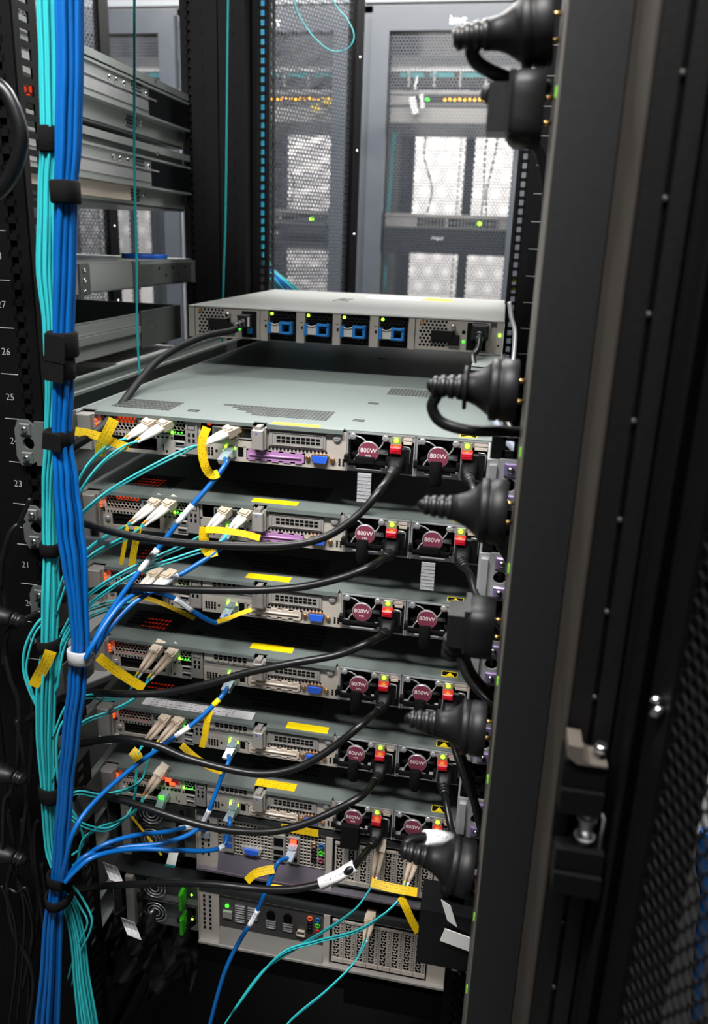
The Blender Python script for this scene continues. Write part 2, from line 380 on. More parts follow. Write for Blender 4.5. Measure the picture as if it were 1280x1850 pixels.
# hinge
hg = part('hinge', M_BLACK, OUR, lambda b: (b.box(.4895, .5135, -.349, -.3305, -.0725, -.0555), b.box(.4895, .5135, -.352, -.3305, -.089, -.0735),
     b.box(.4915, .519, -.349, -.3305, -.131, -.117), b.box(.4915, .519, -.352, -.3305, -.146, -.132), b.box(.4895, .4975, -.338, -.3305, -.118, -.0885)), label='black steel door hinge')
part('hinge_leaf', mat('worn_hinge_paint', srgb(72, 66, 60), .5, noise=.15, scale=200), hg, lambda b: b.prism([(.4905, -.0515), (.4905, -.044), (.4985, -.0445), (.4995, -.0515), (.5035, -.0545), (.513, -.0545), (.513, -.0558), (.4965, -.0558)], -.351, -.334), label='pale worn hinge leaf')
part('hinge_pin', M_CHROME, hg, lambda b: (b.lathe((.5095, -.343, -.056), (0, 0, 1), [(0, .0016), (.006, .0016), (.0065, .0042), (.0095, .0042), (.0105, .003)], 14), b.lathe((.509, -.343, -.1475), (0, 0, -1), [(0, .0026), (.002, .0024), (.0035, .0012)], 12)), label='chrome hinge pin')
part('spring_pin', M_STEEL, hg, lambda b: (b.cyl((.508, -.340, -.117), (.508, -.340, -.089), .0042, 14), b.cyl((.508, -.340, -.1125), (.508, -.340, -.111), .0062, 14), b.cyl((.508, -.340, -.0995), (.508, -.340, -.0975), .0062, 14), b.tube([(.508, -.342, -.092), (.5155, -.344, -.0925), (.5165, -.344, -.095), (.5165, -.344, -.1165)], .0011, 8)), label='spring loaded steel hinge bolt')
# rear door, swung open towards the aisle
DA = math.atan2(-.94, .34)
rd = part('rear_door', M_BLACK, OUR, lambda b: (b.box(0, .018, -.012, .018, FLOOR+.08, ZT-.03), b.box(.54, .562, -.012, .018, FLOOR+.08, ZT-.03), b.box(0, .562, -.012, .018, FLOOR+.08, FLOOR+.12), b.box(0, .562, -.012, .018, ZT-.07, ZT-.03), b.box(.018, .022, .0, .010, FLOOR+.12, ZT-.07)), loc=(.541, -.346, 0))
rd.rotation_euler = (0, 0, DA)
part('door_mesh', M_FRAME, rd, lambda b: b.honey(.018, .542, -.62, .50, .0085, .80, -.0095, .0012), kind='stuff')
part('door_edge_strip', M_BLACK, OUR, lambda b: (b.box(.5215, .5235, -.352, -.332, FLOOR+.1, ZT-.04), b.box(.519, .5345, -.334, -.330, FLOOR+.1, ZT-.04)))
part('door_latch_stud', M_CHROME, rd, lambda b: (b.lathe((.010, -.012, .0), (0, -1, 0), [(0, .0024), (.004, .0022), (.006, .001)], 10), b.lathe((.0135, -.012, -.004), (0, -1, 0), [(0, .0024), (.004, .0022), (.006, .001)], 10), b.lathe((.0122, -.012, -.0072), (0, -1, 0), [(0, .0022), (.004, .002), (.006, .001)], 10)), loc=(0, 0, -.0025))
# split front doors standing ajar: a left leaf on each rack of the near row
def front_leaf(r):
    L = .30
    a = part('front_door_leaf', M_BLACK, r, lambda b: (b.box(0, .022, 0, .026, FLOOR+.08, ZT-.02), b.box(L-.024, L, 0, .026, FLOOR+.08, ZT-.02), b.box(0, L, 0, .026, FLOOR+.08, FLOOR+.13), b.box(0, L, 0, .026, ZT-.06, ZT-.02)), 'leaf', (-.078, .868, 0))
    a.rotation_euler = (0, 0, math.atan2(.25, .163))
    part('door_mesh', M_FAR, a, lambda b: b.honey(.020, L-.02, -.02, .872, .0088, .74, .012, .001), 'leafmesh', kind='stuff')
    for z in (.61, .42, .24, .06): part('leaf_screw', M_CHROME, a, lambda b: b.lathe((0, 0, 0), (0, -1, 0), [(0, .0035), (.002, .003), (.003, .001)], 10), 'leafscrew', (L-.012, 0, z))
front_leaf(OUR); front_leaf(NEI)

# far row: three racks facing us across the cold aisle
def far_rack(x0, label, gearwords):
    r = thing('server_rack', label, 'server rack', (x0, 0, 0), 'black server racks in the far row')
    part('frame', M_FAR, r, lambda b: (b.box(-.082, -.052, 2.0, 2.04, FLOOR, .945), b.box(.486, .516, 2.0, 2.04, FLOOR, .945), b.box(-.082, .516, 2.0, 3.1, .925, .945), b.box(-.082, .516, 2.0, 3.1, FLOOR, FLOOR+.06),
         b.box(-.082, -.05, 3.06, 3.1, FLOOR, .93), b.box(.484, .516, 3.06, 3.1, FLOOR, .93)), 'farframe')
    if x0 > -1: part('side_panel', M_BLACK, r, lambda b: (b.box(-.082, -.076, 2.04, 3.06, FLOOR+.06, .925), b.box(.51, .516, 2.04, 3.06, FLOOR+.06, .925)), 'farside')
    part('mounting_rail', M_BLACK, r, lambda b: (b.box(-.03, -.004, 2.13, 2.16, FLOOR+.06, .92), b.box(.438, .464, 2.13, 2.16, FLOOR+.06, .92), b.box(-.03, -.002, 2.9, 2.93, FLOOR+.06, .92), b.box(.438, .464, 2.9, 2.93, FLOOR+.06, .92)), 'farrail')
    d = part('front_door', M_FAR, r, lambda b: (b.box(-.05, .008, 1.975, 2.0, FLOOR+.07, .92), b.box(.426, .484, 1.975, 2.0, FLOOR+.07, .92), b.box(.008, .426, 1.975, 2.0, .868, .92), b.box(.008, .426, 1.975, 2.0, FLOOR+.07, FLOOR+.14)), 'fardoor')
    part('door_mesh', M_FAR, d, lambda b: b.honey(.006, .43, -.02, .874, .0105, .78, 1.988, .0008), 'farmesh', kind='stuff')
    text('door_logo', 'invt', .036, mat('logo_white', srgb(250, 250, 250), .4, noise=.01), d, (.222, 1.9745, .8955))
    part('rear_door', M_BLACK, r, lambda b: (b.box(-.05, -.03, 3.075, 3.1, FLOOR+.07, .92), b.box(.208, .252, 3.075, 3.1, FLOOR+.07, .92), b.box(.464, .484, 3.075, 3.1, FLOOR+.07, .92), b.box(-.05, .484, 3.075, 3.1, .89, .92), b.box(.186, .19, 3.07, 3.075, FLOOR+.07, .92)), 'farrear')
    part('door_mesh', M_FAR, r.children[-1], lambda b: b.honey(-.03, .464, -.02, .892, .0125, .76, 3.09, .0008), 'farrearmesh', kind='stuff')
    return r
far_rack(0, 'far rack straight ahead with a grey mesh door, its logo fully in view', 'straight ahead')
far_rack(-.6, 'far rack behind the ajar mesh leaf, its logo half hidden', 'behind the ajar leaf')
far_rack(-1.2, 'far rack glimpsed above the galvanised rails at left', 'third')
far_rack(-1.8, 'leftmost far rack glimpsed between the galvanised server and the shelf', 'leftmost')
# equipment in the far racks
def zf(y, Y=2.12): return at(820, y, Y=Y).z
WORDS = {0: 'in the far rack straight ahead', -.6: 'in the far rack behind the ajar leaf', -1.2: 'in the far rack above the rails', -1.8: 'in the leftmost far rack'}
for x0 in (0, -.6, -1.2):
    wd = WORDS[x0]
    t = thing('patch_panel', 'white patch panel '+wd, 'patch panel', (x0, 0, 0), 'white patch panels in the far racks')
    part('panel', M_WHITE, t, lambda b: (b.box(.0, .436, 2.10, 2.118, zf(131), zf(104)), b.box(.0, .436, 2.118, 2.36, zf(131), zf(108))), 'pp')
    part('port_row', M_AQUAD, t, lambda b: [b.box(.03+.1*i, .11+.1*i, 2.102, 2.118, zf(141), zf(133)) for i in range(4)], 'pprow')
    part('cable_ring', M_GREY, t, lambda b: [b.box(.06+.085*i, .066+.085*i, 2.085, 2.118, zf(160), zf(131)) for i in range(4)], 'ppring')
    t = thing('network_switch', 'thin switch with a row of amber lights '+wd, 'network switch', (x0, 0, 0), 'amber-lit switches in the far racks')
    part('body', M_GREY, t, lambda b: (b.box(.0, .436, 2.11, 2.45, zf(190), zf(170)), b.box(.0, .436, 2.105, 2.11, zf(172), zf(166))), 'as')
    part('port_panel', M_BLACK, t, lambda b: b.box(.07, .43, 2.1085, 2.11, zf(188), zf(174)), 'asp')
    for i in range(14): part('port_light', M_LEDY, t, lambda b: b.lathe((0, 0, 0), (0, -1, 0), [(0, .0045), (.003, .0035)], 8), 'asl', (.185+.0165*i, 2.108, zf(181)))
    part('status_light', M_LEDGD, t, lambda b: b.box(.12, .132, 2.106, 2.11, zf(183), zf(179)), 'ass')
    t = thing('blank_panel', 'grey blanking shelf under the amber-lit switch '+wd, 'shelf', (x0, 0, 0), 'grey shelves in the far racks')
    part('face', M_GREY, t, lambda b: (b.box(.0, .436, 2.12, 2.14, zf(222), zf(192)), b.box(.0, .436, 2.14, 2.5, zf(222), zf(219))), 'bp')
    if x0 < -1: continue
    t = thing('network_switch', 'pale switch above the dark server '+wd, 'network switch', (x0, 0, 0), 'pale switches in the far racks')
    part('body', M_GREY, t, lambda b: (b.box(.0, .436, 2.112, 2.5, zf(413), zf(390)), b.box(.0, .436, 2.108, 2.112, zf(394), zf(388)), b.box(.105, .11, 2.106, 2.112, zf(413), zf(390)), b.box(.215, .22, 2.106, 2.112, zf(413), zf(390)), b.box(.365, .368, 2.106, 2.112, zf(413), zf(390)), b.box(.395, .398, 2.106, 2.112, zf(413), zf(390))), 'ps')
    part('port_row', M_BLACK, t, lambda b: [b.box(.115+.012*i, .124+.012*i, 2.110, 2.112, zf(411), zf(396)) for i in range(24)], 'psp')
    part('status_light', M_LEDG, t, lambda b: b.box(.325, .338, 2.108, 2.112, zf(406), zf(400)), 'psl')
    t = thing('dark_server', 'dark server below the pale switch '+wd, 'server', (x0, 0, 0), 'dark servers in the far racks')
    part('body', M_BLACK, t, lambda b: (b.box(.0, .436, 2.11, 2.85, zf(460), zf(414)), b.box(.0, .436, 2.106, 2.11, zf(441), zf(439))), 'ds')
    text('badge', 'inspur', .018, mat('logo_white', srgb(250, 250, 250)), t, (.19, 2.1095, zf(431)))
    # hanging cables
    for i, (px, c, m_) in enumerate(((.06, .10, M_CORD), (.31, .02, M_CORD), (.35, -.05, M_CORD))):
        o = part('hanging_cable', m_, None, lambda b: b.tube(smooth([(px+.01, 2.7, zf(225, 2.7)), (px, 2.72, zf(280, 2.7)), (px+c*.4, 2.72, zf(340, 2.7)), (px+c*.3, 2.68, zf(388, 2.7))], 6), .0032, 6), ('hc', i), (x0, 0, 0))
        tag(o, ['leftmost', 'middle', 'rightmost'][i]+' thin black cord hanging '+wd, 'cable', 'black cords hanging in the far racks')
    o = part('fibre_bundle', M_AQUAD, None, lambda b: [b.tube(smooth([(.012+.004*k, 2.15, .68), (.004+.004*k, 2.16, .5), (.0+.004*k, 2.15, .32), (.0+.003*k, 2.15, .05)], 6), .002, 6) for k in range(3)], 'fb', (x0, 0, 0))
    tag(o, 'aqua fibres running down the left side '+wd, 'cable', 'aqua fibres in the far racks')
o = part('paper_tag', M_WHITE, None, lambda b: (b.obox(at(748, 190, Y=2.09), (.010, 0, .004), (0, .0006, 0), (-.008, 0, .026)), b.obox(at(763, 183, Y=2.088), (.006, 0, .002), (0, .0006, 0), (-.004, 0, .022)), b.obox(at(752, 150, Y=2.092), (.004, 0, .002), (0, .0006, 0), (.003, 0, .02))))
tag(o, 'white paper tags dangling on the amber-lit switch straight ahead', 'tag')
o = part('paper_tag', M_YELP, None, lambda b: (b.obox(at(570, 195, Y=2.09), (.013, 0, .003), (0, .0006, 0), (-.004, 0, .009)), b.obox(at(592, 184, Y=2.088), (.018, 0, -.006), (0, .0006, 0), (.003, 0, .009))))
tag(o, 'yellow paper tags on the amber-lit switch behind the ajar leaf', 'tag')

part('tick_mark', M_PRINT, OUR.children[3], lambda b: [b.box(.468, .490, .6585, .6592, (n-24)*.04445-.0006, (n-24)*.04445+.0006) for n in range(22, 44)])
o = part('paper_tag', M_YELP, None, lambda b: (b.box(.443, .457, .706, .7068, .150, .158), b.box(.443, .457, .706, .7068, .165, .172))); tag(o, 'two yellow patches painted for amber lights behind the right front rail', 'tag')  # flat yellow patches painted in place of small amber lights
# ------------------------------------------------------------------ 1U servers, seen from behind
def screw_mesh(b, r=.0034): b.lathe((0, 0, 0), (0, -1, 0), [(0, r), (.0012, r), (.0018, r*.75)], 14); b.box(-r*.55, r*.55, -.0022, -.0016, -r*.12, r*.12); b.box(-r*.12, r*.12, -.0022, -.0016, -r*.55, r*.55)
def screw(parent, x, z, y=0, r=.0034, m=None, name='screw'): return part(name, m or M_STEEL, parent, lambda b: screw_mesh(b, r), ('scr', r, (m or M_STEEL).name), (x, y, z))
def psu(srv, x0, wd, strap, idx):
    p = part('power_supply', M_STEEL, srv, lambda b: (b.box(0, wd, 0, .001, 0, .0012), b.box(0, wd, -.001, .02, .0395, .041), b.box(0, .0016, -.001, .02, 0, .041), b.box(wd-.0014, wd, -.001, .02, 0, .041),
        b.box(.0445, .0458, -.0005, .02, 0, .041), b.box(.0016, .0085, 0, .004, .0012, .0095), b.box(.0016, .0085, 0, .004, .033, .0395), b.box(.0365, .0445, 0, .004, .033, .0395), b.box(.0365, .0445, 0, .004, .0012, .0095), b.box(0, wd, .0205, .022, 0, .041),
        b.box(.0458, wd-.0014, -.0005, .004, .0345, .0395), b.box(.0016, .0445, -.0005, .003, .0012, .0024)), ('psu', wd), (x0, 0, .0005))
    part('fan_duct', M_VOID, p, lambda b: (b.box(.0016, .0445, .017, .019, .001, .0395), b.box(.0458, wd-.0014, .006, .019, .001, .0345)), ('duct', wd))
    def blades(b):
        for i in range(7):
            a = i*2*math.pi/7; c, s_ = math.cos(a), math.sin(a)
            b.obox((.0225+c*.0125, .010, .0215+s_*.0125), (c*.0065, 0, s_*.0065), (-s_*.0042, .0028, c*.0042), (s_*.0003, .0006, -c*.0003))
    part('fan', M_PLASTIC, p, blades, 'fan')
    def guard(b):
        for a0 in (45, 135, 225, 315):
            pts = []
            for k in range(7):
                t = k/6; a = math.radians(a0-30*(1-t)*0-28*(1-t)); rr = .010+.0115*t; pts.append((.0225+math.cos(a)*rr, .001, .0215+math.sin(a)*rr))
            b.tube(pts, .00085, 6)
    part('fan_guard', M_STEEL, p, guard, 'guard')
    part('badge_rim', M_STEEL, p, lambda b: b.lathe((.0225, .002, .0215), (0, -1, 0), [(0, .0107), (.0026, .0107), (.003, .0102)], 28), 'brim')
    part('badge', M_MAROON, p, lambda b: b.lathe((.0225, -.001, .0215), (0, -1, 0), [(0, .0099), (.0004, .0099)], 28), 'badge')
    text('badge_lettering', '800W', .0066, M_BADGEW, p, (.0225, -.0016, .0228))
    if idx % 2 == 0: text('badge_lettering', '94%', .0034, M_BADGEW, p, (.0225, -.0016, .0172))
    for sx, sz in ((.0062, .0365), (.0392, .0365), (.0062, .0052), (.0392, .0052)): screw(p, sx, sz, -.0002, .0034)
    part('pull_handle', M_PLASTIC, p, lambda b: (b.box(-.001, .044, -.0085, -.006, .0105, .0135), b.box(-.001, .003, -.0085, 0, .0105, .018), b.box(.041, .044, -.0085, 0, .0105, .018), b.box(.003, .041, -.0072, -.006, .0075, .0105)), 'phandle')
    if strap == 'up': part('strap', M_VELCRO, p, lambda b: b.cbox(.0105, .0305, -.0125, -.0085, .0115, .0185), 'sup', label='short black strap')
    elif strap == 'down': part('strap', M_VELCRO, p, lambda b: b.tube(smooth([(.0215, -.010, .019), (.0217, -.0125, .012), (.022, -.012, .004), (.0222, -.010, -.003)], 4), .0062, 10), 'sdown', label='black strap hanging over the fan')
    elif strap == 'long': part('strap', M_VELCRO, p, lambda b: b.cbox(.010, .032, -.014, -.008, -.012, .0195), 'slong', label='long black strap over the fan')
    elif strap == 'grey':
        def gs(b):
            for i in range(16): b.box(.0135, .0275, -.0078-.0002*(i % 2)*2, -.0062, -.0012-.0019*i, .0004-.0019*i)
        part('strap', M_VELCROG, p, gs, 'sgrey', label='grey ribbed pull strap hanging down')
        part('strap', M_VELCRO, p, lambda b: b.cbox(.0105, .0305, -.0125, -.0085, .0115, .0185), 'sup')
    part('led_window', M_LEDWIN, p, lambda b: b.cbox(.0462, .0555, -.002, .004, .030, .0392), 'ledw')
    part('led', M_LEDG, p, lambda b: b.lathe((.0503, -.0016, .0358), (0, -1, 0), [(0, .0024), (.001, .0022), (.0016, .001)], 12), 'led')
    part('latch', M_RED, p, lambda b: (b.cbox(.0452, .0562, -.0115, -.001, .0238, .0312, .0012), b.box(.0475, .054, -.012, -.011, .027, .0278)), 'latch')
    part('exhaust_slot', M_BEIGE, p, lambda b: (b.box(.0575, wd-.0035, -.0012, .003, .0362, .0388), b.box(.0575, wd-.0035, -.0012, .003, .032, .0346)), ('exh', wd))
    part('inlet', M_PLASTIC, p, lambda b: (b.cbox(.0465, wd-.004, -.002, .006, .0015, .028, .0015), b.box(wd-.0035, wd-.002, -.001, .004, .0015, .030)), ('inl', wd))
    part('wire_bail', M_STEEL, p, lambda b: b.tube([(wd-.012, -.003, .030), (wd-.006, -.004, .0302), (wd-.0045, -.004, .028), (wd-.0045, -.004, .013)], .0006, 6), ('bail', wd))
    return p
def hole_grid(b, x0, x1, z0, z1, nx, nz, fw=.6, fh=.6, y=-.0003, d=.0004):
    px, pz = (x1-x0)/nx, (z1-z0)/nz
    for i in range(nx):
        for j in range(nz): b.box(x0+px*(i+.5-fw/2), x0+px*(i+.5+fw/2), y-d, y, z0+pz*(j+.5-fh/2), z0+pz*(j+.5+fh/2))
def lid_vents(b):
    z = .04335
    def patch(xa, xb, ya, yb, nx, ny, cut=0):
        px, py = (xb-xa)/nx, (yb-ya)/ny
        for i in range(nx):
            for j in range(ny):
                x, y = xa+px*(i+.5), ya+py*(j+.5)
                if cut and (x-xa) < cut*(1-(y-ya)/(yb-ya)): continue
                b.box(x-px*.38, x+px*.38, y-py*.36, y+py*.36, z-.0004, z)
    patch(.130, .262, .031, .078, 30, 5, .055); patch(.022, .090, .022, .068, 14, 5); patch(.300, .360, .20, .246, 14, 6)
def server(z, label, variant, straps, lip_left, glow, k):
    s = thing('rack_server', label, 'server', (0, 0, z), 'one-unit servers stacked in the rack')
    part('chassis', M_GALVD, s, lambda b: (b.box(0, .4346, .024, .695, 0, .0415), b.box(0, .0015, 0, .024, 0, .0415), b.box(.4331, .4346, 0, .024, 0, .0415), b.box(0, .29, .004, .024, 0, .0012)), 'chassis')
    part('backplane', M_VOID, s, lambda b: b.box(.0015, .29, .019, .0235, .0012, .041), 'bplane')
    def lid(b):
        b.box(.0002, .4344, .004, .695, .0417, .0429); b.box(.0185, .193, -.004, .004, .0417, .0429); b.box(.2075, .287, -.004, .004, .0417, .0429)
        b.box(.0185, .193, -.0045, -.0035, .0392, .0429); b.box(.2075, .287, -.0045, -.0035, .0385, .0429); b.box(.2885, .4344, .0, .004, .0412, .0429)
    part('lid', M_LID, s, lid, 'lid')
    part('lid_vents', M_LIDHOLE, s, lid_vents, 'lidv', kind='stuff')
    if glow: part('lid_reflection', M_GLOWD, s, lambda b: hole_grid_top(b), 'glowtop')  # emissive squares on the lid paint in a dim red reflection
    for i, (cx, cy) in enumerate(((.115, .031), (.294, .044), (.294, .139), (.247, .505))):
        part('lid_clip', M_LIDHOLE, s, lambda b: (b.box(-.006, .006, -.004, -.003, 0, .0006), b.box(-.006, .006, .003, .004, 0, .0006), b.box(-.006, -.005, -.004, .004, 0, .0006), b.box(.005, .006, -.004, .004, 0, .0006), b.box(-.0035, .0035, -.002, .003, 0, .0004)), 'lidclip', (cx, cy, .0429))
    # left end
    part('end_tab', M_GREY, s, lambda b: (b.cbox(.0, .0165, -.012, .004, .0015, .0398, .001), b.box(.0165, .0185, -.006, .004, .0015, .0398)), 'endtab', label='plain grey end tab')
    part('indicator', M_LEDO, s, lambda b: (b.lathe((.0195, -.0045, .0335), (0, -1, 0), [(0, .0016), (.001, .0013)], 10), b.lathe((.0196, -.0045, .0295), (0, -1, 0), [(0, .0018), (.001, .0014)], 10), b.lathe((.0197, -.0045, .0258), (0, -1, 0), [(0, .0014), (.001, .001)], 10)), 'oind', label='orange status light')
    part('vent_honeycomb', M_FACE, s, lambda b: b.honey(.0235, .0655, .0235, .0392, .0042, .80, 0, .001), 'honL')
    part('vent_glow', M_GLOW, s, lambda b: b.box(.027, .054, .0165, .0175, .0275, .037), 'hglow', label='orange lit circuit behind the vent')
    part('card_face', M_FACE, s, lambda b: (b.box(.0215, .1175, 0, .0018, .0172, .0228), b.box(.1045, .1175, 0, .0018, .0, .0232), b.box(.0855, .1045, 0, .0018, .0, .0172), b.box(.0185, .0295, 0, .0018, .0, .0172), b.box(.0295, .0855, 0, .0018, 0, .0035), b.box(.064, .067, 0, .002, .0228, .0395), b.box(.1005, .1045, 0, .002, .0228, .0395), b.box(.0185, .0235, 0, .0018, .0228, .0395)), 'cardface')
    part('card_holes', M_VOID, s, lambda b: (hole_grid(b, .0235, .066, .0182, .0206, 11, 1, .45, .8), hole_grid(b, .070, .100, .0182, .0206, 6, 1, .45, .8), hole_grid(b, .101, .1165, .0182, .0206, 4, 1, .5, .8)), 'chole')
    part('card_connector', M_PLASTIC, s, lambda b: (b.box(.031, .0625, .002, .008, .0045, .0165), hole_grid(b, .033, .060, .0065, .0095, 7, 1, .6, .8, .0015), b.box(.0335, .059, .0, .004, .0115, .0132)), 'ocp')
    screw(s, .0243, .0105, -.0002, .0032)
    for i, xx in enumerate((.0675, .0865)):
        part('transceiver_cage', M_STEEL, s, lambda b: (b.box(0, .0135, -.003, .012, .0, .0008), b.box(0, .0135, -.003, .012, .0112, .012), b.box(0, .0008, -.003, .012, 0, .012), b.box(.0127, .0135, -.003, .012, 0, .012), b.box(.0008, .0127, .010, .012, .0008, .0112)), 'cage', (xx, 0, .0248))
    part('vent_honeycomb', M_FACE, s, lambda b: b.honey(.1045, .1175, .0275, .0392, .0042, .80, 0, .001), 'honR')
    for i in range(4): part('link_light', M_LEDG if i == 0 else M_LEDGD, s, lambda b: b.lathe((0, 0, 0), (0, -1, 0), [(0, .0014 if i == 0 else .0009), (.001, .0008)], 8), ('ll', i == 0), (.1035+.0036*i, -.0004, .0252+.0006*(i % 2)))
    for zz in (.0115, .0035):
        part('usb_port', M_STEEL, s, lambda b: (b.box(0, .0105, -.001, .004, 0, .0005), b.box(0, .0105, -.001, .004, .0036, .0041), b.box(0, .0005, -.001, .004, 0, .0041), b.box(.01, .0105, -.001, .004, 0, .0041), b.box(.001, .0095, .0005, .003, .0022, .0031)), 'usb', (.1065, -.0002, zz))
        part('usb_socket', M_VOID, s, lambda b: b.box(.0005, .01, -.0004, .0001, .0005, .0036), 'usbv', (.1065, -.0002, zz))
    part('service_mark', M_VOID, s, lambda b: (b.box(.0925, .0932, -.0003, .0, .004, .0115), b.box(.0955, .0975, -.0003, 0, .003, .0055)), 'smark')
    part('cage_bracket', M_GREY, s, lambda b: b.cbox(.1185, .1318, -.002, .004, .0035, .0395, .0006), 'brk4')
    part('bracket_holes', M_VOID, s, lambda b: (hole_grid(b, .1200, .1305, .0155, .0275, 2, 2, .42, .6, -.002), b.box(.121, .1295, -.0024, -.002, .030, .0304), b.box(.121, .1295, -.0024, -.002, .0345, .0349), b.box(.121, .1214, -.0024, -.002, .030, .0349), b.box(.1291, .1295, -.0024, -.002, .030, .0349)), 'brk4h')
    # middle
    part('middle_face', M_FACE, s, lambda b: (b.box(.1325, .1845, 0, .0018, .0165, .0208), b.box(.1325, .1615, 0, .0018, 0, .0165), b.box(.1740, .1845, 0, .0018, .0155, .0165), b.box(.1615, .1845, 0, .0018, 0, .0045), b.box(.1730, .1752, 0, .0018, .0045, .0165), b.box(.1815, .1845, 0, .0018, .0045, .0165), b.box(.1845, .193, 0, .0018, .0148, .0208)), 'midface')
    part('middle_holes', M_VOID, s, lambda b: (hole_grid(b, .1355, .1490, .0042, .0135, 4, 3, .6, .62), b.lathe((.1520, -.0004, .0095), (0, 1, 0), [(0, .0014), (.0003, .0014)], 10)), 'midhole')
    if variant == 'sfp':
        part('riser_frame', M_FACE, s, lambda b: (b.box(.1325, .1345, 0, .002, .0208, .0392), b.box(.1905, .193, 0, .002, .0208, .0392), b.box(.1745, .1768, 0, .004, .0225, .0392), b.box(.1325, .193, 0, .002, .0208, .0228)), 'rfs')
        part('riser_glow', M_GLOW, s, lambda b: (b.box(.1375, .1415, .012, .0135, .033, .0365), b.box(.146, .149, .012, .0135, .034, .037)), 'rgl', label='orange lit circuit in the card slot')
        part('port', M_SHUT, s, lambda b: (b.box(.1772, .1900, .0002, .004, .0255, .0358)), 'rport')
        part('port_shell', M_STEEL, s, lambda b: (b.box(.1768, .1905, -.0012, .002, .0358, .0366), b.box(.1768, .1905, -.0012, .002, .0247, .0255), b.box(.1768, .1775, -.0012, .002, .0247, .0366), b.box(.1898, .1905, -.0012, .002, .0247, .0366)), 'rshell')
        for xx in (.1495, .1625): part('transceiver_cage', M_STEEL, s, lambda b: None, 'cage', (xx, -.001, .0245))
    else:
        part('riser_bracket', M_FACE, s, lambda b: b.cbox(.1335, .1925, -.0015, .002, .0275, .0395, .0005), 'rbr')
        part('riser_holes', M_VOID, s, lambda b: (hole_grid(b, .1450, .1845, .0310, .0378, 7, 2, .76, .7, -.0015), hole_grid(b, .1410, .1845, .0284, .0298, 7, 1, .15, .8, -.0015)), 'rbh')
        part('riser_rail', M_GREY, s, lambda b: (b.box(.1325, .193, 0, .002, .0208, .0262), b.box(.1335, .1915, -.001, .001, .0262, .0268)), 'rrl')
    # right of the riser
    part('release_latch', M_GREY, s, lambda b: (b.cbox(.1935, .2055, -.0105, .004, .0165, .0372, .0008), b.box(.1965, .2025, -.0085, .004, .0372, .0405), b.box(.2055, .2075, -.006, .002, .0165, .0395)), 'rlatch')
    part('latch_mark', M_VGA, s, lambda b: b.lathe((.1985, -.0107, .034), (0, -1, 0), [(0, .0009), (.0002, .0009)], 10), 'lmark')
    part('right_face', M_FACE, s, lambda b: (b.box(.2075, .29, 0, .0018, .0145, .0398), b.box(.2475, .29, 0, .0018, .0, .0145), b.box(.1845, .2475, 0, .0018, 0, .0025)), 'rface')
    part('slot_cover', M_GREY, s, lambda b: (b.cbox(.2090, .2690, -.0018, .0, .0200, .0365, .0006), b.box(.2125, .2665, -.0024, -.0018, .0215, .0221), b.box(.2125, .2665, -.0024, -.0018, .0344, .035), b.box(.2125, .2131, -.0024, -.0018, .0215, .035), b.box(.2659, .2665, -.0024, -.0018, .0215, .035)), 'scov')
    part('slot_holes', M_VOID, s, lambda b: hole_grid(b, .2170, .2635, .0243, .0318, 9, 2, .78, .62, -.0018), 'shole')
    part('seam_holes', M_VOID, s, lambda b: hole_grid(b, .2075, .2715, .0160, .0186, 16, 1, .5, .8), 'seamh')
    screw(s, .2805, .0335, -.0005, .0042)
    lm = M_PURPLE if lip_left == 'purple' else M_BEIGE
    def strip(b):
        z0, z1 = .0028, .0142; tab = []
        b.box(.1855, .2465, -.001, .001, .0045, .0125)
        for i in range(5): b.box(.1870+.0125*i, .1945+.0125*i, -.001, .001, .0125, z1); b.box(.1870+.0125*i, .1945+.0125*i, -.001, .001, z0, .0045)
    part('slot_strip', lm, s, strip, ('strip', lip_left), label='purple notched strip' if lip_left == 'purple' else 'beige notched strip')
    part('strip_rib', lm, s, lambda b: b.tube([(.1885, -.0012, .0088), (.2435, -.0012, .0088)], .0012, 10), ('rib', lip_left))
    part('vga_port', M_VGA, s, lambda b: b.prism([(.2570, .0068), (.2702, .0068), (.2718, .0128), (.2710, .0138), (.2562, .0138), (.2554, .0128)], -.0050, .001), 'vga', label='blue video port')
    part('vga_shell', M_BRASS, s, lambda b: b.prism([(.2560, .0056), (.2712, .0056), (.2730, .0134), (.2716, .0150), (.2556, .0150), (.2542, .0134)], -.0028, .001), 'vgas')
    for xx in (.2508, .2765): screw(s, xx, .0100, -.001, .0028, M_BRASS, 'port_screw')
    part('face_holes', M_VOID, s, lambda b: (hole_grid(b, .2815, .2895, .0045, .0125, 2, 3, .5, .55)), 'fholes')
    part('network_jack', M_STEEL, s, lambda b: (b.box(.1612, .1740, -.0015, .008, .0152, .0162), b.box(.1612, .1740, -.0015, .008, .0045, .0053), b.box(.1612, .1620, -.0015, .008, .0045, .0162), b.box(.1732, .1740, -.0015, .008, .0045, .0162), b.box(.162, .1732, .007, .009, .0053, .0152)), 'rj')
    part('jack_light', M_LEDG, s, lambda b: b.box(.1618, .1640, -.0022, -.001, .0120, .0165), 'rjl')
    part('jack_light', M_LEDG, s, lambda b: b.box(.1722, .1738, -.0020, -.001, .0125, .0155), 'rjl2')
    part('small_port', M_VOID, s, lambda b: (b.box(.1756, .1808, .0003, .002, .0058, .0150)), 'sport')
    psu(s, .2905, .0693, straps[0], 2*k); psu(s, .3605, .0735, straps[1], 2*k+1)
    part('wire_guide', M_STEEL, s, lambda b: b.tube(smooth([(.4362, -.004, .030), (.4370, -.010, .028), (.4368, -.012, .015), (.4362, -.010, .001), (.4368, -.004, -.004)], 5), .0012, 8), 'wguide')
    return s
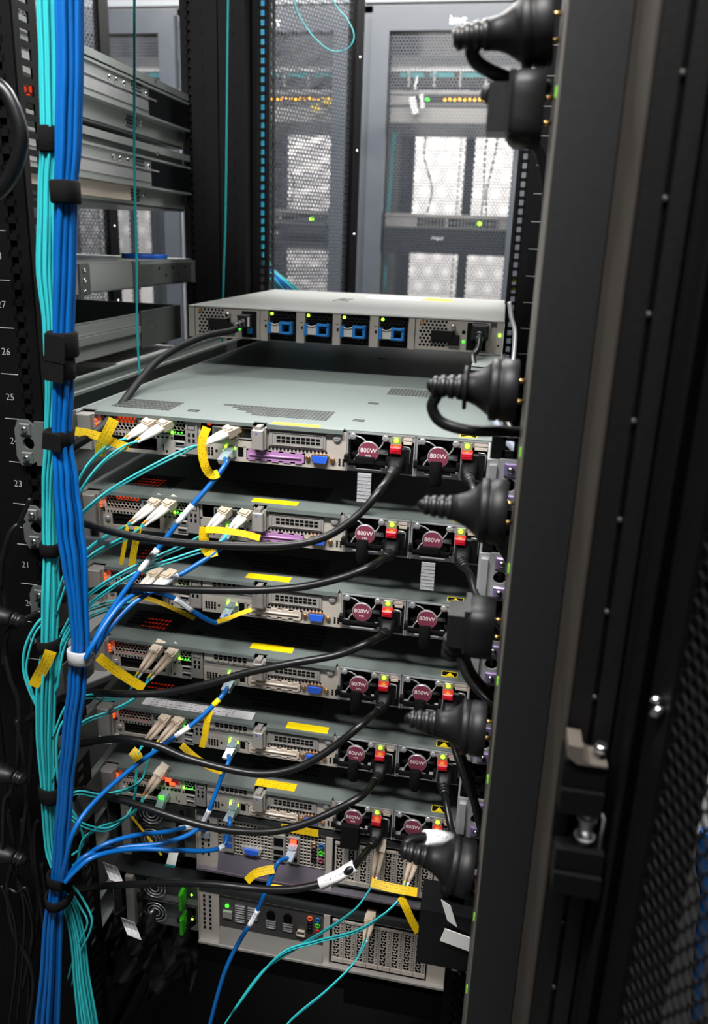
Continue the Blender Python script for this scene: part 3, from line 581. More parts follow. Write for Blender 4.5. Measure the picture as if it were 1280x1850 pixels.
def hole_grid_top(b):
    for i in range(7):
        for j in range(3): b.box(.0425+.0045*i, .0452+.0045*i, .028+.009*j, .034+.009*j, .0429, .0431)
SZ = [0, -.0889, -.1778, -.2667, -.3556, -.4430]
server(SZ[0], 'topmost server with the brightly lit lid, under the fan-module switch', 'sfp', ('grey', 'down'), 'purple', False, 0)
server(SZ[1], 'second server from the top, with purple strip and two white fibre pairs mid-slot', 'sfp', ('down', 'grey'), 'purple', True, 1)
server(SZ[2], 'third server from the top, with a blue video port and curling blue cable', 'blank', ('none', 'down'), 'beige', True, 2)
server(SZ[3], 'fourth server from the top, with a yellow label flag at its left end', 'blank', ('down', 'down'), 'beige', True, 3)
server(SZ[4], 'fifth server from the top, with a white sticker along its lid', 'blank', ('down', 'down'), 'beige', True, 4)
server(SZ[5], 'lowest one-unit server, resting just above the perforated workstation', 'blank', ('long', 'none'), 'beige', False, 5)
low = [o for o in D.objects if o.name.startswith('rack_server')][-1]
part('slot_glow', M_LEDR, low, lambda b: (b.box(.0815, .0885, -.0045, -.003, .0335, .0385), b.box(.0865, .0935, -.004, -.003, .0290, .0325)), label='orange glowing circuit in the card slot')
part('network_plug', M_CLEAR, low, lambda b: (b.box(.0745, .0855, -.012, .002, .0085, .0175), b.obox((.0795, -.018, .006), (.0045, 0, 0), (0, .007, .004), (0, -.002, .004))), label='clear plastic plug')
part('plug_light', M_LEDGD, low, lambda b: b.box(.0765, .0825, -.0135, -.012, .0145, .0185))
# stickers on the lids
def sticker(name, x0, x1, y0, y1, z, m, label, skew=.0):
    o = part(name, m, None, lambda b: b.ribbon([(x0+(x1-x0)*i/4, y0+(y1-y0)*.5+skew*i/4, z+.00012) for i in range(5)], Vector((0, (y1-y0)/2, 0)), .0003))
    return tag(o, label, 'label')
ORD = ['topmost', 'second', 'third', 'fourth', 'fifth', 'lowest one-unit']
for k, (x0, x1, y0, y1) in enumerate([(.212, .262, -.001, .008), (.187, .237, .008, .020), (.180, .230, .007, .020), (.183, .233, .012, .025), (.230, .279, -.001, .011), (.192, .241, .002, .015)]):
    sticker('lid_sticker', x0, x1, y0, y1, SZ[k]+.0429, M_YEL if k in (5,) else M_YELP, 'yellow sticker on the lid of the '+ORD[k]+' server')
sticker('lid_sticker', .051, .188, .004, .019, SZ[4]+.0429, M_WLAB, 'long white printed sticker on the lid of the fifth server')
for k in range(0, 6):
    o = part('warning_sticker', M_YELP, None, lambda b: (b.box(0, .0175, 0, .0009, 0, .0003), b.box(0, .0175, .0101, .011, 0, .0003), b.box(0, .0009, 0, .011, 0, .0003), b.box(.0166, .0175, 0, .011, 0, .0003), b.add([(.0045, .0018, .0003), (.0135, .0018, .0003), (.009, .009, .0003), (.0045, .0018, .0), (.0135, .0018, 0), (.009, .009, 0)], [(0, 1, 2), (0, 3, 4, 1), (1, 4, 5, 2), (2, 5, 3, 0)])), 'warnst', (.402, .006, SZ[k]+.04292))
    tag(o, 'black and yellow warning triangle on the '+ORD[k]+' server lid', 'label', 'warning triangles on server lids')
    part('backing', M_SHUT, o, lambda b: b.box(.0009, .0166, .0009, .0101, 0, .0001), 'warnb')
# slide rails of our rack
def slide_rail(z, side, label, k):
    t = thing('slide_rail', label, 'rail', (0, 0, z), 'steel slide rails at the '+side)
    if side == 'right':
        part('channel', M_GALV, t, lambda b: (b.box(.4364, .4376, -.03, .69, .003, .040), b.box(.4376, .4445, -.03, .69, .038, .040), b.box(.4376, .4445, -.03, .69, .003, .005)), 'srrc')
        part('end_bracket', M_STEEL, t, lambda b: bracket(b, .4415, .4625, .4497), 'srrb')
        part('bracket_arm', M_STEEL, t, lambda b: (b.box(.4312, .4328, -.0755, -.0135, .0, .0445), b.box(.4328, .4416, -.0755, -.0725, 0, .0445), b.box(.4335, .4400, -.0785, -.0755, .004, .040)), 'srra')
        xs = .4522
    else:
        part('channel', M_GALV, t, lambda b: (b.box(-.0035, -.0022, -.03, .69, .003, .040), b.box(-.0105, -.0035, -.03, .69, .038, .040), b.box(-.0105, -.0035, -.03, .69, .003, .005)), 'slrc')
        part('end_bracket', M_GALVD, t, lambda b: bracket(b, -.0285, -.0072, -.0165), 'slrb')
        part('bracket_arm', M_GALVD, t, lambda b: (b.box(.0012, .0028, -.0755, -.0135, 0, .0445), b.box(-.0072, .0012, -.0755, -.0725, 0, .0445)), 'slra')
        xs = -.0165
    for zz in (.0365, .0075):
        w_ = part('washer', M_PURPW if side == 'right' else M_GALVD, t, lambda b: b.cbox(-.0058, .0058, -.002, 0, -.0058, .0058, .001), ('wash', side), (xs, -.0755, zz))
        part('screw', M_CHROME, w_, lambda b: b.lathe((0, -.002, 0), (0, -1, 0), [(0, .0034), (.0014, .0030), (.0024, .0014)], 14), 'wscrew')
    return t
def bracket(b, x0, x1, xc):
    z0, z1, zc, r = -.001, .0455, .022, .0062
    n = 16; ring = [(xc+.002+math.cos(2*math.pi*i/n)*r, zc+math.sin(2*math.pi*i/n)*r) for i in range(n)]
    def edge(a):
        c, s_ = math.cos(a), math.sin(a); cx, cz = xc+.002, zc
        tx = ((x1-cx)/c if c > 1e-6 else (x0-cx)/c if c < -1e-6 else 9); tz = ((z1-cz)/s_ if s_ > 1e-6 else (z0-cz)/s_ if s_ < -1e-6 else 9)
        t = min(tx, tz); return (cx+c*t, cz+s_*t)
    out = [edge(2*math.pi*i/n) for i in range(n)]
    vs = [(x, -.0755, z) for x, z in ring]+[(x, -.0755, z) for x, z in out]+[(x, -.0725, z) for x, z in ring]+[(x, -.0725, z) for x, z in out]
    fs = []
    for i in range(n):
        j = (i+1) % n; fs += [(i, j, n+j, n+i)[::-1], (2*n+i, 3*n+i, 3*n+j, 2*n+j)[::-1], (i, 2*n+i, 2*n+j, j)[::-1], (n+i, n+j, 3*n+j, 3*n+i)[::-1]]
    b.add(vs, fs)
for k, z in enumerate(SZ):
    slide_rail(z, 'right', 'steel rail end with screws at the right of the '+ORD[k]+' server', k)
    slide_rail(z, 'left', 'steel rail end at the left of the '+ORD[k]+' server', k)
# ------------------------------------------------------------------ switch with fan modules
sw = thing('network_switch', 'one-unit grey switch with four blue-handled fan modules above the servers', 'network switch', (-.002, .308, .0864))
part('chassis', M_SWITCH, sw, lambda b: (b.box(0, .4386, .006, .43, 0, .0425), b.box(0, .0085, 0, .006, 0, .0436), b.box(.4305, .4386, 0, .006, 0, .0436), b.box(.1055, .1165, 0, .006, 0, .0436), b.box(.157, .169, 0, .006, 0, .0436), b.box(.2085, .2195, 0, .006, 0, .0436), b.box(.2605, .272, 0, .006, 0, .0436), b.box(.3135, .3215, 0, .006, 0, .0436)))
part('lid', M_SWTOP, sw, lambda b: (b.box(0, .4386, -.001, .43, .0425, .0440), b.box(.12, .40, .012, .0124, .0440, .0443)))
part('lid_sticker', M_YELP, sw, lambda b: b.box(.300, .348, .325, .375, .044, .0444)); part('lid_sticker', M_WHITE, sw, lambda b: b.box(.20, .295, .31, .37, .044, .0444))
part('lid_pen_mark', M_BLACK, sw, lambda b: (b.tube([(.165, .20, .0442), (.168, .26, .0442), (.172, .275, .0442)], .0006, 5), b.tube([(.168, .23, .0442), (.188, .215, .0442)], .0006, 5), b.tube([(.172, .24, .0442), (.186, .265, .0442)], .0006, 5)))
for i, xx in enumerate((.118, .1700, .2205, .2735)):
    f = part('fan_module', M_VOID, sw, lambda b: b.box(0, .038, .004, .006, .001, .042), 'fmod', (xx, 0, 0))
    part('fan_grille', M_BLACK, f, lambda b: b.honey(.001, .0375, .001, .042, .0045, .76, .0012, .001), 'fmg')
    part('fan_handle', M_BLUEH, f, lambda b: (b.cbox(.0005, .0050, -.011, .002, .012, .0270, .001), b.cbox(.0185, .0335, -.011, -.007, .0245, .0285, .001), b.cbox(.0185, .0335, -.011, -.007, .0115, .0150, .001), b.cbox(.0175, .0215, -.011, .002, .0115, .0285, .001), b.cbox(.031, .035, -.009, .002, .0115, .0285, .001), b.box(.004, .019, -.006, -.004, .0135, .0245)), 'fmh', label='blue fan pull handle')
    part('handle_plate', M_GREY, f, lambda b: (b.box(.005, .0178, -.0075, -.006, .013, .0245), b.tube(smooth([(.004, -.0085, .0260), (.011, -.0085, .0242), (.019, -.0085, .0272)], 4), .0008, 6)), 'fmp')
    part('led', M_LEDG, f, lambda b: b.lathe((.0040, .0008, .0380), (0, -1, 0), [(0, .0021), (.0012, .0018)], 12), 'fml')
    part('print_mark', M_BLACK, sw, lambda b: (b.box(-.006, -.0035, -.0004, 0, .019, .023), b.box(-.0075, -.003, -.0004, 0, .028, .0286)), 'fmk', (xx, 0, 0))
def sw_psu(x0, wd, hx):
    p = part('power_module', M_SWITCH, sw, lambda b: (b.box(.0008, wd-.0008, -.0012, .001, .0012, .0424), b.box(wd-.004, wd-.002, -.0025, -.0012, .006, .034)), ('swp', wd), (x0, .0015, 0))
    part('vent_holes', M_VOID, p, lambda b: [b.lathe((.0075+.0052*i+(.0026 if j % 2 else 0), -.0012, .0075+.0045*j), (0, -1, 0), [(0, .0019), (.0002, .0019)], 6) for j in range(8) for i in range(7) if not (2 < i and 1 < j < 5)], 'swvh')
    part('pull_loop', M_VELCRO, p, lambda b: (b.cbox(.022, .052, -.0085, -.0012, .0135, .0275, .0015), b.cbox(.045, .060, -.0075, -.0012, .009, .0225, .0015)), 'swpl')
    part('thumb_screw', M_CHROME, p, lambda b: b.lathe((.0515, -.0012, .0335), (0, -1, 0), [(0, .0025), (.006, .0025), (.0065, .0034), (.010, .0034), (.0108, .0026)], 14), 'swts')
    part('rivet', M_BRASS, p, lambda b: b.lathe((.0085, -.0012, .0372), (0, -1, 0), [(0, .0032), (.0008, .003)], 12), 'swrv')
    part('status_light', M_LEDGD, p, lambda b: b.lathe((.0655, -.0012, .0145), (0, -1, 0), [(0, .0020), (.001, .0016)], 10), 'swsl')
    part('earth_mark', M_VOID, p, lambda b: b.lathe((.0650, -.0012, .027), (0, -1, 0), [(0, .0026), (.0004, .0026)], 12), 'swem')
    part('inlet', M_VOID, p, lambda b: (b.cbox(.0690, wd-.005, -.0018, .0, .003, .0400, .001)), ('swin', wd))
    part('pull_tab', M_BLUEH, p, lambda b: b.cbox(wd-.0165, wd-.0105, -.0095, -.0012, .0095, .0325, .0012), ('swpt', wd), label='blue release tab')
sw_psu(.0088, .0965, 0); sw_psu(.3222, .1005, 1)
part('system_light', M_LEDG, sw, lambda b: b.box(.4330, .4362, -.001, .0005, .0235, .0275)); part('light_hole', M_VOID, sw, lambda b: b.box(.4328, .435, -.0006, .0005, .0105, .013))
part('ear', M_STEEL, sw, lambda b: (b.box(.4388, .4400, -.03, .385, -.004, .040)))
o = part('shelf_tab', M_GALV, None, lambda b: (b.box(.402, .437, .20, .31, .0835, .0845), b.box(.402, .437, .20, .2012, .080, .0845))); tag(o, 'small pale steel tab under the right end of the switch', 'bracket')

# ------------------------------------------------------------------ two-unit workstations at the bottom
def io_panel_s7(b): b.grid(.1455, .2800, .0265, .078, 30, 11, .0011, .0022, .0034)
def slot_brackets(ws, x0, n, z0, z1, y):
    for i in range(8):
        br = part('slot_bracket', M_FACE, ws, lambda b: (b.box(0, .0018, 0, .0012, z0, z1), b.box(.0088, .0108, 0, .0012, z0, z1), b.box(.0132, .0142, 0, .0012, z0, z1), b.grid(.0108, .0132, z0, z1, 1, int((z1-z0)/.0036), .0009, 0, .0012), b.box(0, .0142, -.001, .0012, z1, z1+.003), b.box(0, .0142, -.0005, .0012, z0-.006, z0)), ('sb', z0, z1), (x0+.0147*i, y, 0))
        part('bracket_mesh', M_FACE, br, lambda b: b.honey(.0014, .0092, z0, z1, .0050, .76, .0002, .0008), ('sbm', z0, z1))
        part('bracket_void', M_VOID, br, lambda b: b.box(.001, .0135, .003, .0035, z0, z1), ('sbv', z0, z1))
def workstation(z, h, label, kind):
    ws = thing('workstation', label, 'server', (0, 0, z), 'two-unit workstations at the bottom of the rack')
    part('chassis', M_GALVD, ws, lambda b: (b.box(.0, .4346, .024, .62, 0, h), b.box(.0, .0012, .0, .06, 0, h), b.box(.4334, .4346, -.002, .06, 0, h), b.box(.118, .4346, 0, .03, 0, .0012)), ('wsc', kind))
    part('lid', M_WSLID, ws, lambda b: (b.box(.0, .4346, .0, .62, h, h+.0012), b.box(.118, .4346, -.001, .0005, h-.006, h+.0012)), ('wsl', kind))
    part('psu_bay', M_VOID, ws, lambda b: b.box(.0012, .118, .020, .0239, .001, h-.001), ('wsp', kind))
    # redundant power supplies at the left
    for j in range(2):
        zz = .003+(h-.006)/2*j; hh = (h-.010)/2
        p = part('power_supply', M_GALVD, ws, lambda b: (b.box(0, .0015, 0, .012, 0, hh), b.box(.083, .0845, 0, .012, 0, hh), b.box(0, .0845, 0, .012, 0, .0012), b.box(0, .0845, 0, .012, hh-.0012, hh), b.box(0, .0845, .010, .012, 0, hh)), ('wps', kind), (.034, .008, zz))
        part('fan_guard', M_STEEL, p, lambda b: [b.tube([(.021+math.cos(2*math.pi*i/20)*r, -.001, hh/2+math.sin(2*math.pi*i/20)*r) for i in range(21)], .0007, 5) for r in (.006, .0105, .015)], ('wpg', kind))
        part('handle', M_PLASTIC, p, lambda b: b.tube(smooth([(.008, 0, hh*.25), (.008, -.018, hh*.3), (.008, -.018, hh*.7), (.008, 0, hh*.75)], 4), .0022, 8), ('wph', kind))
        part('release_tab', M_GREENT if kind == 's8' else M_PLASTIC, p, lambda b: b.cbox(.060, .0645, -.016, 0, hh*.12, hh*.80, .0012), ('wpt', kind), label='lime green release tab' if kind == 's8' else None)
        if kind == 's8': part('led', M_LEDG, p, lambda b: b.lathe((.072, -.001, hh*.5), (0, -1, 0), [(0, .0015), (.001, .001)], 10), 'wpl')
    part('end_ear', M_GREY, ws, lambda b: b.cbox(.020, .031, -.004, .02, .002, h-.002, .0008), ('wse', kind))
    part('edge_bracket', M_FACE, ws, lambda b: (b.box(.1185, .1425, 0, .0018, 0, h), b.box(.1185, .1195, -.003, 0, 0, h)), ('web', kind))
    part('edge_holes', M_VOID, ws, lambda b: hole_grid(b, .1220, .1375, .018, h-.010, 2, 8, .36, .55), ('weh', kind))
    part('top_band', M_FACE, ws, lambda b: (b.box(.1425, .4346, 0, .0018, h-.008, h), b.box(.2815, .2895, -.001, .0018, .002, h-.008), b.box(.4115, .4346, 0, .0018, .002, h-.008), b.box(.1425, .1455, 0, .0018, .002, h-.008)), ('wtb', kind))
    part('bottom_ledge', M_LEDGE if kind == 's7' else M_GREY, ws, lambda b: (b.add([(.1455, .0022, .0255), (.2815, .0022, .0255), (.2815, -.0045, .003), (.1455, -.0045, .003), (.1455, .0022, .003), (.2815, .0022, .003)], [(0, 3, 2, 1), (0, 4, 3), (1, 2, 5), (3, 4, 5, 2), (0, 1, 5, 4)]), b.box(.1185, .4346, -.006, .001, 0, .003)), ('wbl', kind))
    if kind == 's7':
        part('io_mesh', M_FACE, ws, io_panel_s7); part('io_void', M_VOID, ws, lambda b: b.box(.1455, .2815, .006, .0065, .0255, h-.008))
        part('video_port', M_VGA, ws, lambda b: (b.prism([(.1815, .0335), (.1965, .0335), (.198, .0405), (.180, .0405)], -.003, .004)), label='blue video port'); part('video_shell', M_STEEL, ws, lambda b: b.prism([(.1785, .0325), (.1995, .0325), (.2025, .0425), (.1755, .0425)], -.0012, .004))
        part('port_plate', M_GREY, ws, lambda b: (b.box(.153, .166, -.0012, .003, .031, .058), b.box(.2155, .2305, -.0012, .003, .030, .068), b.box(.235, .2485, -.0012, .003, .030, .068)))
        part('usb_port', M_VOID, ws, lambda b: b.box(.2172, .2288, -.0018, -.001, .041, .047)); part('usb_port', M_VOID, ws, lambda b: b.box(.2172, .2288, -.0018, -.001, .032, .038)); part('network_jack', M_VOID, ws, lambda b: b.box(.2172, .2288, -.0018, -.001, .053, .064))
        part('network_jack', M_VOID, ws, lambda b: b.box(.236, .2475, -.0018, -.001, .052, .066)); part('usb_port', M_VOID, ws, lambda b: b.box(.2372, .2465, -.0018, -.001, .034, .039))
        part('network_light', M_LEDR, ws, lambda b: b.box(.2375, .2455, -.0026, -.0018, .058, .066), label='red glowing network light')
        part('usb_port', M_VGA, ws, lambda b: (b.box(.1545, .1645, -.0018, -.001, .048, .054), b.box(.1545, .1645, -.0018, -.001, .038, .044)))
        for i, (xx, zz, mm) in enumerate(((.2665, .061, M_BRASS), (.2755, .061, M_BLUEH), (.2665, .0505, M_PLASTIC), (.2755, .0505, M_GREENT), (.2755, .040, M_MAROON), (.2665, .040, M_PLASTIC))):
            part('audio_jack', mm, ws, lambda b: (b.lathe((0, 0, 0), (0, -1, 0), [(0, .0036), (.002, .0036), (.002, .0019), (.0004, .0019)], 14)), ('aj', mm.name), (xx, .0018, zz))
        tg_ = part('lid_label', M_YEL, ws, lambda b: b.ribbon([(.226+.0115*i, -.0012, h-.0035) for i in range(5)], Vector((0, 0, .0052)), .0003), label='yellow printed label')
        slot_brackets(ws, .2925, 11, .018, h-.016, .001)
    else:
        part('io_shield', M_GREY, ws, lambda b: b.box(.1455, .2815, .0035, .0045, .0255, h-.008), label='dark port plate')
        part('io_slots', M_VOID, ws, lambda b: hole_grid(b, .146, .281, h-.0065, h-.0020, 22, 1, .72, .8, -.0004))
        part('io_face', mat('dark_port_plate', srgb(70, 68, 68), .5, .2, noise=.05), ws, lambda b: b.box(.1457, .2813, .0020, .0036, .0257, h-.0085))
        for xx, z0, z1 in ((.1665, .060, .064), (.1665, .053, .057), (.1665, .046, .050), (.1665, .039, .043), (.183, .060, .064), (.183, .053, .057), (.183, .046, .050), (.207, .046, .050), (.207, .039, .043), (.229, .046, .050), (.229, .039, .043)):
            part('usb_port', M_STEEL, ws, lambda b: (b.box(0, .0125, -.001, .002, 0, .0006), b.box(0, .0125, -.001, .002, .0034, .004), b.box(0, .0006, -.001, .002, 0, .004), b.box(.0119, .0125, -.001, .002, 0, .004), b.box(.002, .0105, -.0004, .002, .001, .0018)), 'wusb', (xx, .001, z0))
        for xx in (.207, .229): part('network_jack', M_VOID, ws, lambda b: (b.box(.001, .0115, -.001, .0005, 0, .010), b.box(.0035, .009, -.001, .0005, .010, .0125)), 'wrj', (xx, .0012, .053))
        part('serial_port', M_GREY, ws, lambda b: b.box(.1505, .1625, -.001, .002, .043, .053)); part('power_light', M_LEDGD, ws, lambda b: b.lathe((.1555, .0018, .060), (0, -1, 0), [(0, .0026), (.0012, .002)], 12), label='bright green light')
        part('square_port', M_BEIGE, ws, lambda b: (b.box(.2465, .2585, -.001, .002, .036, .0372), b.box(.2465, .2585, -.001, .002, .0430, .0442), b.box(.2465, .2477, -.001, .002, .036, .0442), b.box(.2573, .2585, -.001, .002, .036, .0442)))
        for i, (xx, zz, mm) in enumerate(((.2635, .065, M_LEDO), (.2735, .065, M_BLUEH), (.2635, .056, M_PLASTIC), (.2735, .056, M_GREENT), (.2735, .047, M_RED), (.2635, .047, M_PLASTIC))):
            m2 = mat('orange_jack', srgb(220, 90, 50), .4, noise=.05) if mm is M_LEDO else mm
            part('audio_jack', m2, ws, lambda b: (b.lathe((0, 0, 0), (0, -1, 0), [(0, .0036), (.002, .0036), (.002, .0019), (.0004, .0019)], 14)), ('aj', m2.name), (xx, .0022, zz))
        slot_brackets(ws, .2925, 11, .012, h-.016, .001)
    return ws
workstation(-.5315, .0845, 'perforated two-unit workstation with a red glowing network port', 's7')
workstation(-.6475, .0850, 'bottom two-unit workstation with a dark port plate and lime green tabs', 's8')
for nm, z, xs in (('upper', -.5315, 1), ('bottom', -.6475, 1)):
    for side, a, c in (('left', -.009, -.001), ('right', .4356, .444)):
        o = part('slide_rail', M_GALV, None, lambda b: (b.box(a, a+.0012, -.06, .69, .02, .065), b.box(a, c, -.06, .69, .0635, .065), b.box(a, c, -.06, .69, .02, .0215)), None, (0, 0, z)); tag(o, 'plain steel rail at the '+side+' of the '+nm+' workstation', 'rail')
o = part('bracket_plate', M_STEEL, None, lambda b: (b.box(.4405, .4625, -.0745, -.0725, -.535, -.455), b.box(.4405, .4425, -.0725, -.03, -.535, -.455))); tag(o, 'tall steel bracket at the right of the perforated workstation', 'bracket')
o = part('plastic_cover', M_PLASTIC, None, lambda b: (b.box(.30, .47, .06, .5, -.78, -.735), b.box(.0, .30, .08, .5, -.78, -.735))); tag(o, 'dark equipment box beneath the bottom workstation', 'equipment')

# ------------------------------------------------------------------ neighbour rack: rails, servers and shelf seen from their right side
XN = -.155
def neighbour_server(z, h, label, k):
    t = thing('rack_server', label, 'server', (0, 0, z), 'two-unit servers in the neighbour rack')
    part('chassis', M_GALV, t, lambda b: (b.box(-.595, XN-.012, .28, .698, .004, h), b.box(XN-.012, XN-.0105, .28, .698, .004, .034)), ('nsc', k))
    part('rear_vents', M_GALV, t, lambda b: b.honey(-.40, -.168, .012, h-.045, .0105, .78, .276, .001), ('nsv', k))
    part('outer_rail', M_GALV, t, lambda b: (b.box(XN-.0015, XN, .0, .698, .030, .078), b.box(XN-.0105, XN, .0, .698, .076, .0785), b.box(XN-.0105, XN, .0, .698, .0295, .031), b.box(XN, XN+.0035, .0, .698, .0745, .078), b.box(XN, XN+.0035, .0, .698, .030, .0335)), ('nso', k))
    part('inner_rail', M_STEEL, t, lambda b: (b.box(XN, XN+.0018, .0, .53, .040, .054), b.box(XN, XN+.003, .0, .56, .0575, .060)), ('nsi', k))
    part('rail_cover', M_SHUT, t, lambda b: b.box(XN, XN+.0028, .535, .698, .034, .072), ('nsr', k))
    part('top_flange', M_GALV, t, lambda b: (b.box(-.595, XN+.002, .06, .698, h, h+.0015), b.box(XN-.001, XN+.002, .06, .698, h-.009, h)), ('nst', k))
    part('bottom_panel', M_GALVD, t, lambda b: b.box(-.595, XN-.012, .28, .698, .0, .004), ('nsb', k))
    for i, (yy, zz) in enumerate(((.405, .066), (.425, .066), (.45, .066), (.525, .064), (.525, .020), (.31, .085), (.56, .088))):
        part('rivet', M_CHROME, t, lambda b: b.lathe((0, 0, 0), (1, 0, 0), [(0, .0042), (.0012, .004), (.002, .002)], 12), 'nrv', (XN+.0002 if zz > .03 else XN-.0105, yy, zz))
    part('side_vents', M_VOID, t, lambda b: [b.lathe((XN-.0104, .475+.006*i+(.003 if j % 2 else 0), .010+.005*j), (1, 0, 0), [(0, .0022), (.0003, .0022)], 6) for i in range(6) for j in range(4)]+[b.lathe((XN+.0001, .475+.006*i+(.003 if j % 2 else 0), .058+.005*j), (1, 0, 0), [(0, .0022), (.0003, .0022)], 6) for i in range(6) for j in range(4)], ('nsh', k), kind='stuff')
    return t
neighbour_server(.374, .0905, 'upper galvanised server with slide rail in the left rack', 0)
neighbour_server(.266, .0965, 'lower galvanised server with slide rail in the left rack', 1)
vg = [o for o in D.objects if o.name.startswith('rear_vents')][0]
part('vent_glow', M_GLOW, vg, lambda b: b.box(-.26, -.172, .2785, .2795, .020, .040))
part('slide_plate', M_BEIGE, [o for o in D.objects if o.name.startswith('rack_server') and abs(o.location.z-.266) < 1e-4][0], lambda b: (b.box(XN-.010, XN-.006, .1, .47, .008, .029), b.box(XN-.006, XN-.0055, .1, .47, .008, .0095), b.box(XN-.006, XN-.0055, .33, .45, .0185, .0200)), label='cream slide plate')
# shelf with the blue disc
sh = thing('rack_shelf', 'galvanised rack shelf carrying a blue disc', 'shelf', (0, 0, 0))
part('deck', M_GALV, sh, lambda b: b.box(-.595, XN, .05, .698, .1800, .1822))
part('side_bracket', M_GALV, sh, lambda b: (b.box(XN-.0005, XN+.001, .315, .455, .141, .178), b.box(XN-.002, XN-.0005, .0, .698, .139, .180)))
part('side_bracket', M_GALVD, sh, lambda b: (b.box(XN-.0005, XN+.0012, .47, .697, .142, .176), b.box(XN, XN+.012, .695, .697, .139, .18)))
for yy in (.298, .462):
    pl = part('bracket_plate', M_GALVD, sh, lambda b: b.box(XN, XN+.0018, -.012, .014, .137, .181), 'shbp', (0, yy, 0))
    for zz in (.171, .157, .142): part('rivet', M_CHROME, pl, lambda b: b.lathe((0, 0, 0), (1, 0, 0), [(0, .0036), (.001, .0034), (.0016, .002)], 12), 'shrv', (XN+.0018, 0, zz))
part('bracket_holes', M_VOID, sh, lambda b: [b.lathe((XN+.0012, .55+.028*i, .168-.012*(i % 2)), (1, 0, 0), [(0, .003), (.0003, .003)], 10) for i in range(5)])
o = part('blue_disc', M_DISC, None, lambda b: b.lathe((-.2010, .594, .1822), (0, 0, 1), [(0, .039), (.001, .040), (.0070, .040), (.008, .039), (.008, .034), (.0065, .033)], 48)); tag(o, 'flat blue plastic disc lying on the galvanised shelf', 'disc')
# open tray below the shelf
tr = thing('rack_tray', 'open galvanised tray below the shelf in the left rack', 'tray', (0, 0, 0))
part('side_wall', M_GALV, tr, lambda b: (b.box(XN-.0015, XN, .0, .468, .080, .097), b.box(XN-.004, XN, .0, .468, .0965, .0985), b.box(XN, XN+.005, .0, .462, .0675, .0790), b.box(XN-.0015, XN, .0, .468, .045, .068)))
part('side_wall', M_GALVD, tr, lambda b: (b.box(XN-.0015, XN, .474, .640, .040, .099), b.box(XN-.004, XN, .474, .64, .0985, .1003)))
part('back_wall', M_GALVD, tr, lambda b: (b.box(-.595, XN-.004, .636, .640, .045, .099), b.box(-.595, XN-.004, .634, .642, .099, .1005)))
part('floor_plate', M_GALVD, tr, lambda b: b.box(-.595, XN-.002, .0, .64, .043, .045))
part('rail_dots', M_CHROME, tr, lambda b: [b.lathe((XN, .515+.018*i, .072-.006*j), (1, 0, 0), [(0, .0014), (.0006, .001)], 8) for i, j in ((0, 0), (0, 1), (1, 0))])
o = part('white_tray', M_WHITE, None, lambda b: b.box(-.42, -.142, .40, .64, .0155, .024)); tag(o, 'pale flat tray below the galvanised tray in the left rack', 'tray')
o = part('rack_server', M_GALV, None, lambda b: (b.box(-.595, -.165, .0, .698, -.040, .0), b.box(-.165, -.1535, .0, .698, -.03, .0005), b.box(-.1535, -.150, .0, .698, -.004, .0005))); tag(o, 'dim flat server lid below the white tray in the left rack', 'server')
o = part('rack_server', M_GALVD, None, lambda b: (b.box(-.595, -.165, .0, .698, -.16, -.11), b.box(-.165, -.1535, .0, .698, -.15, -.11))); tag(o, 'unlit server low in the left rack behind the cables', 'server')
o = part('support_strip', M_GALV, None, lambda b: (b.box(-.040, -.036, -.03, .64, .044, .0475), b.box(-.048, -.040, -.03, .64, .044, .045), b.box(-.048, -.0465, -.03, .64, .020, .044), b.box(-.066, -.060, -.03, .64, .0535, .0555), b.box(-.066, -.0645, -.03, .64, .02, .0535), b.box(-.0645, -.0465, -.03, .64, .02, .0215))); tag(o, 'long thin steel channel left of the topmost server', 'rail')
# ------------------------------------------------------------------ power strip and its plugs
PX = .4525
pd = thing('power_strip', 'tall dark vertical power strip at the right of the servers', 'power strip', (0, 0, 0))
part('housing', M_PDU, pd, lambda b: (b.box(PX+.0015, .4888, -.2500, -.192, -.95, .80)))
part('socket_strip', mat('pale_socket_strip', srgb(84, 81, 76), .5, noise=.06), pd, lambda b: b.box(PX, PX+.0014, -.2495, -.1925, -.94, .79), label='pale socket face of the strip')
for zz in (.346, .130, .047, -.041, -.125, -.255, -.33): part('indicator', M_PDULED, pd, lambda b: b.box(PX-.0006, PX, -.2400, -.2370, -.010, -.004), 'pdl', (0, 0, zz-.028))
RIDGE = [(.0375, .0088), (.0405, .0086), (.0409, .0072), (.0425, .0072), (.0429, .0084), (.0462, .0081), (.0466, .0068), (.0482, .0068), (.0486, .0078), (.0519, .0075), (.0523, .0062), (.0539, .0062), (.0543, .0070), (.0568, .0067), (.058, .0045)]
def pins(t, z, Y):
    for dy, dz in ((0, .007), (0, -.007)):
        part('prong', M_GOLD, t, lambda b: b.cyl((PX-.0004, 0, 0), (PX-.007, 0, 0), .0015, 10), 'prong', (0, Y+dy, z+dz))
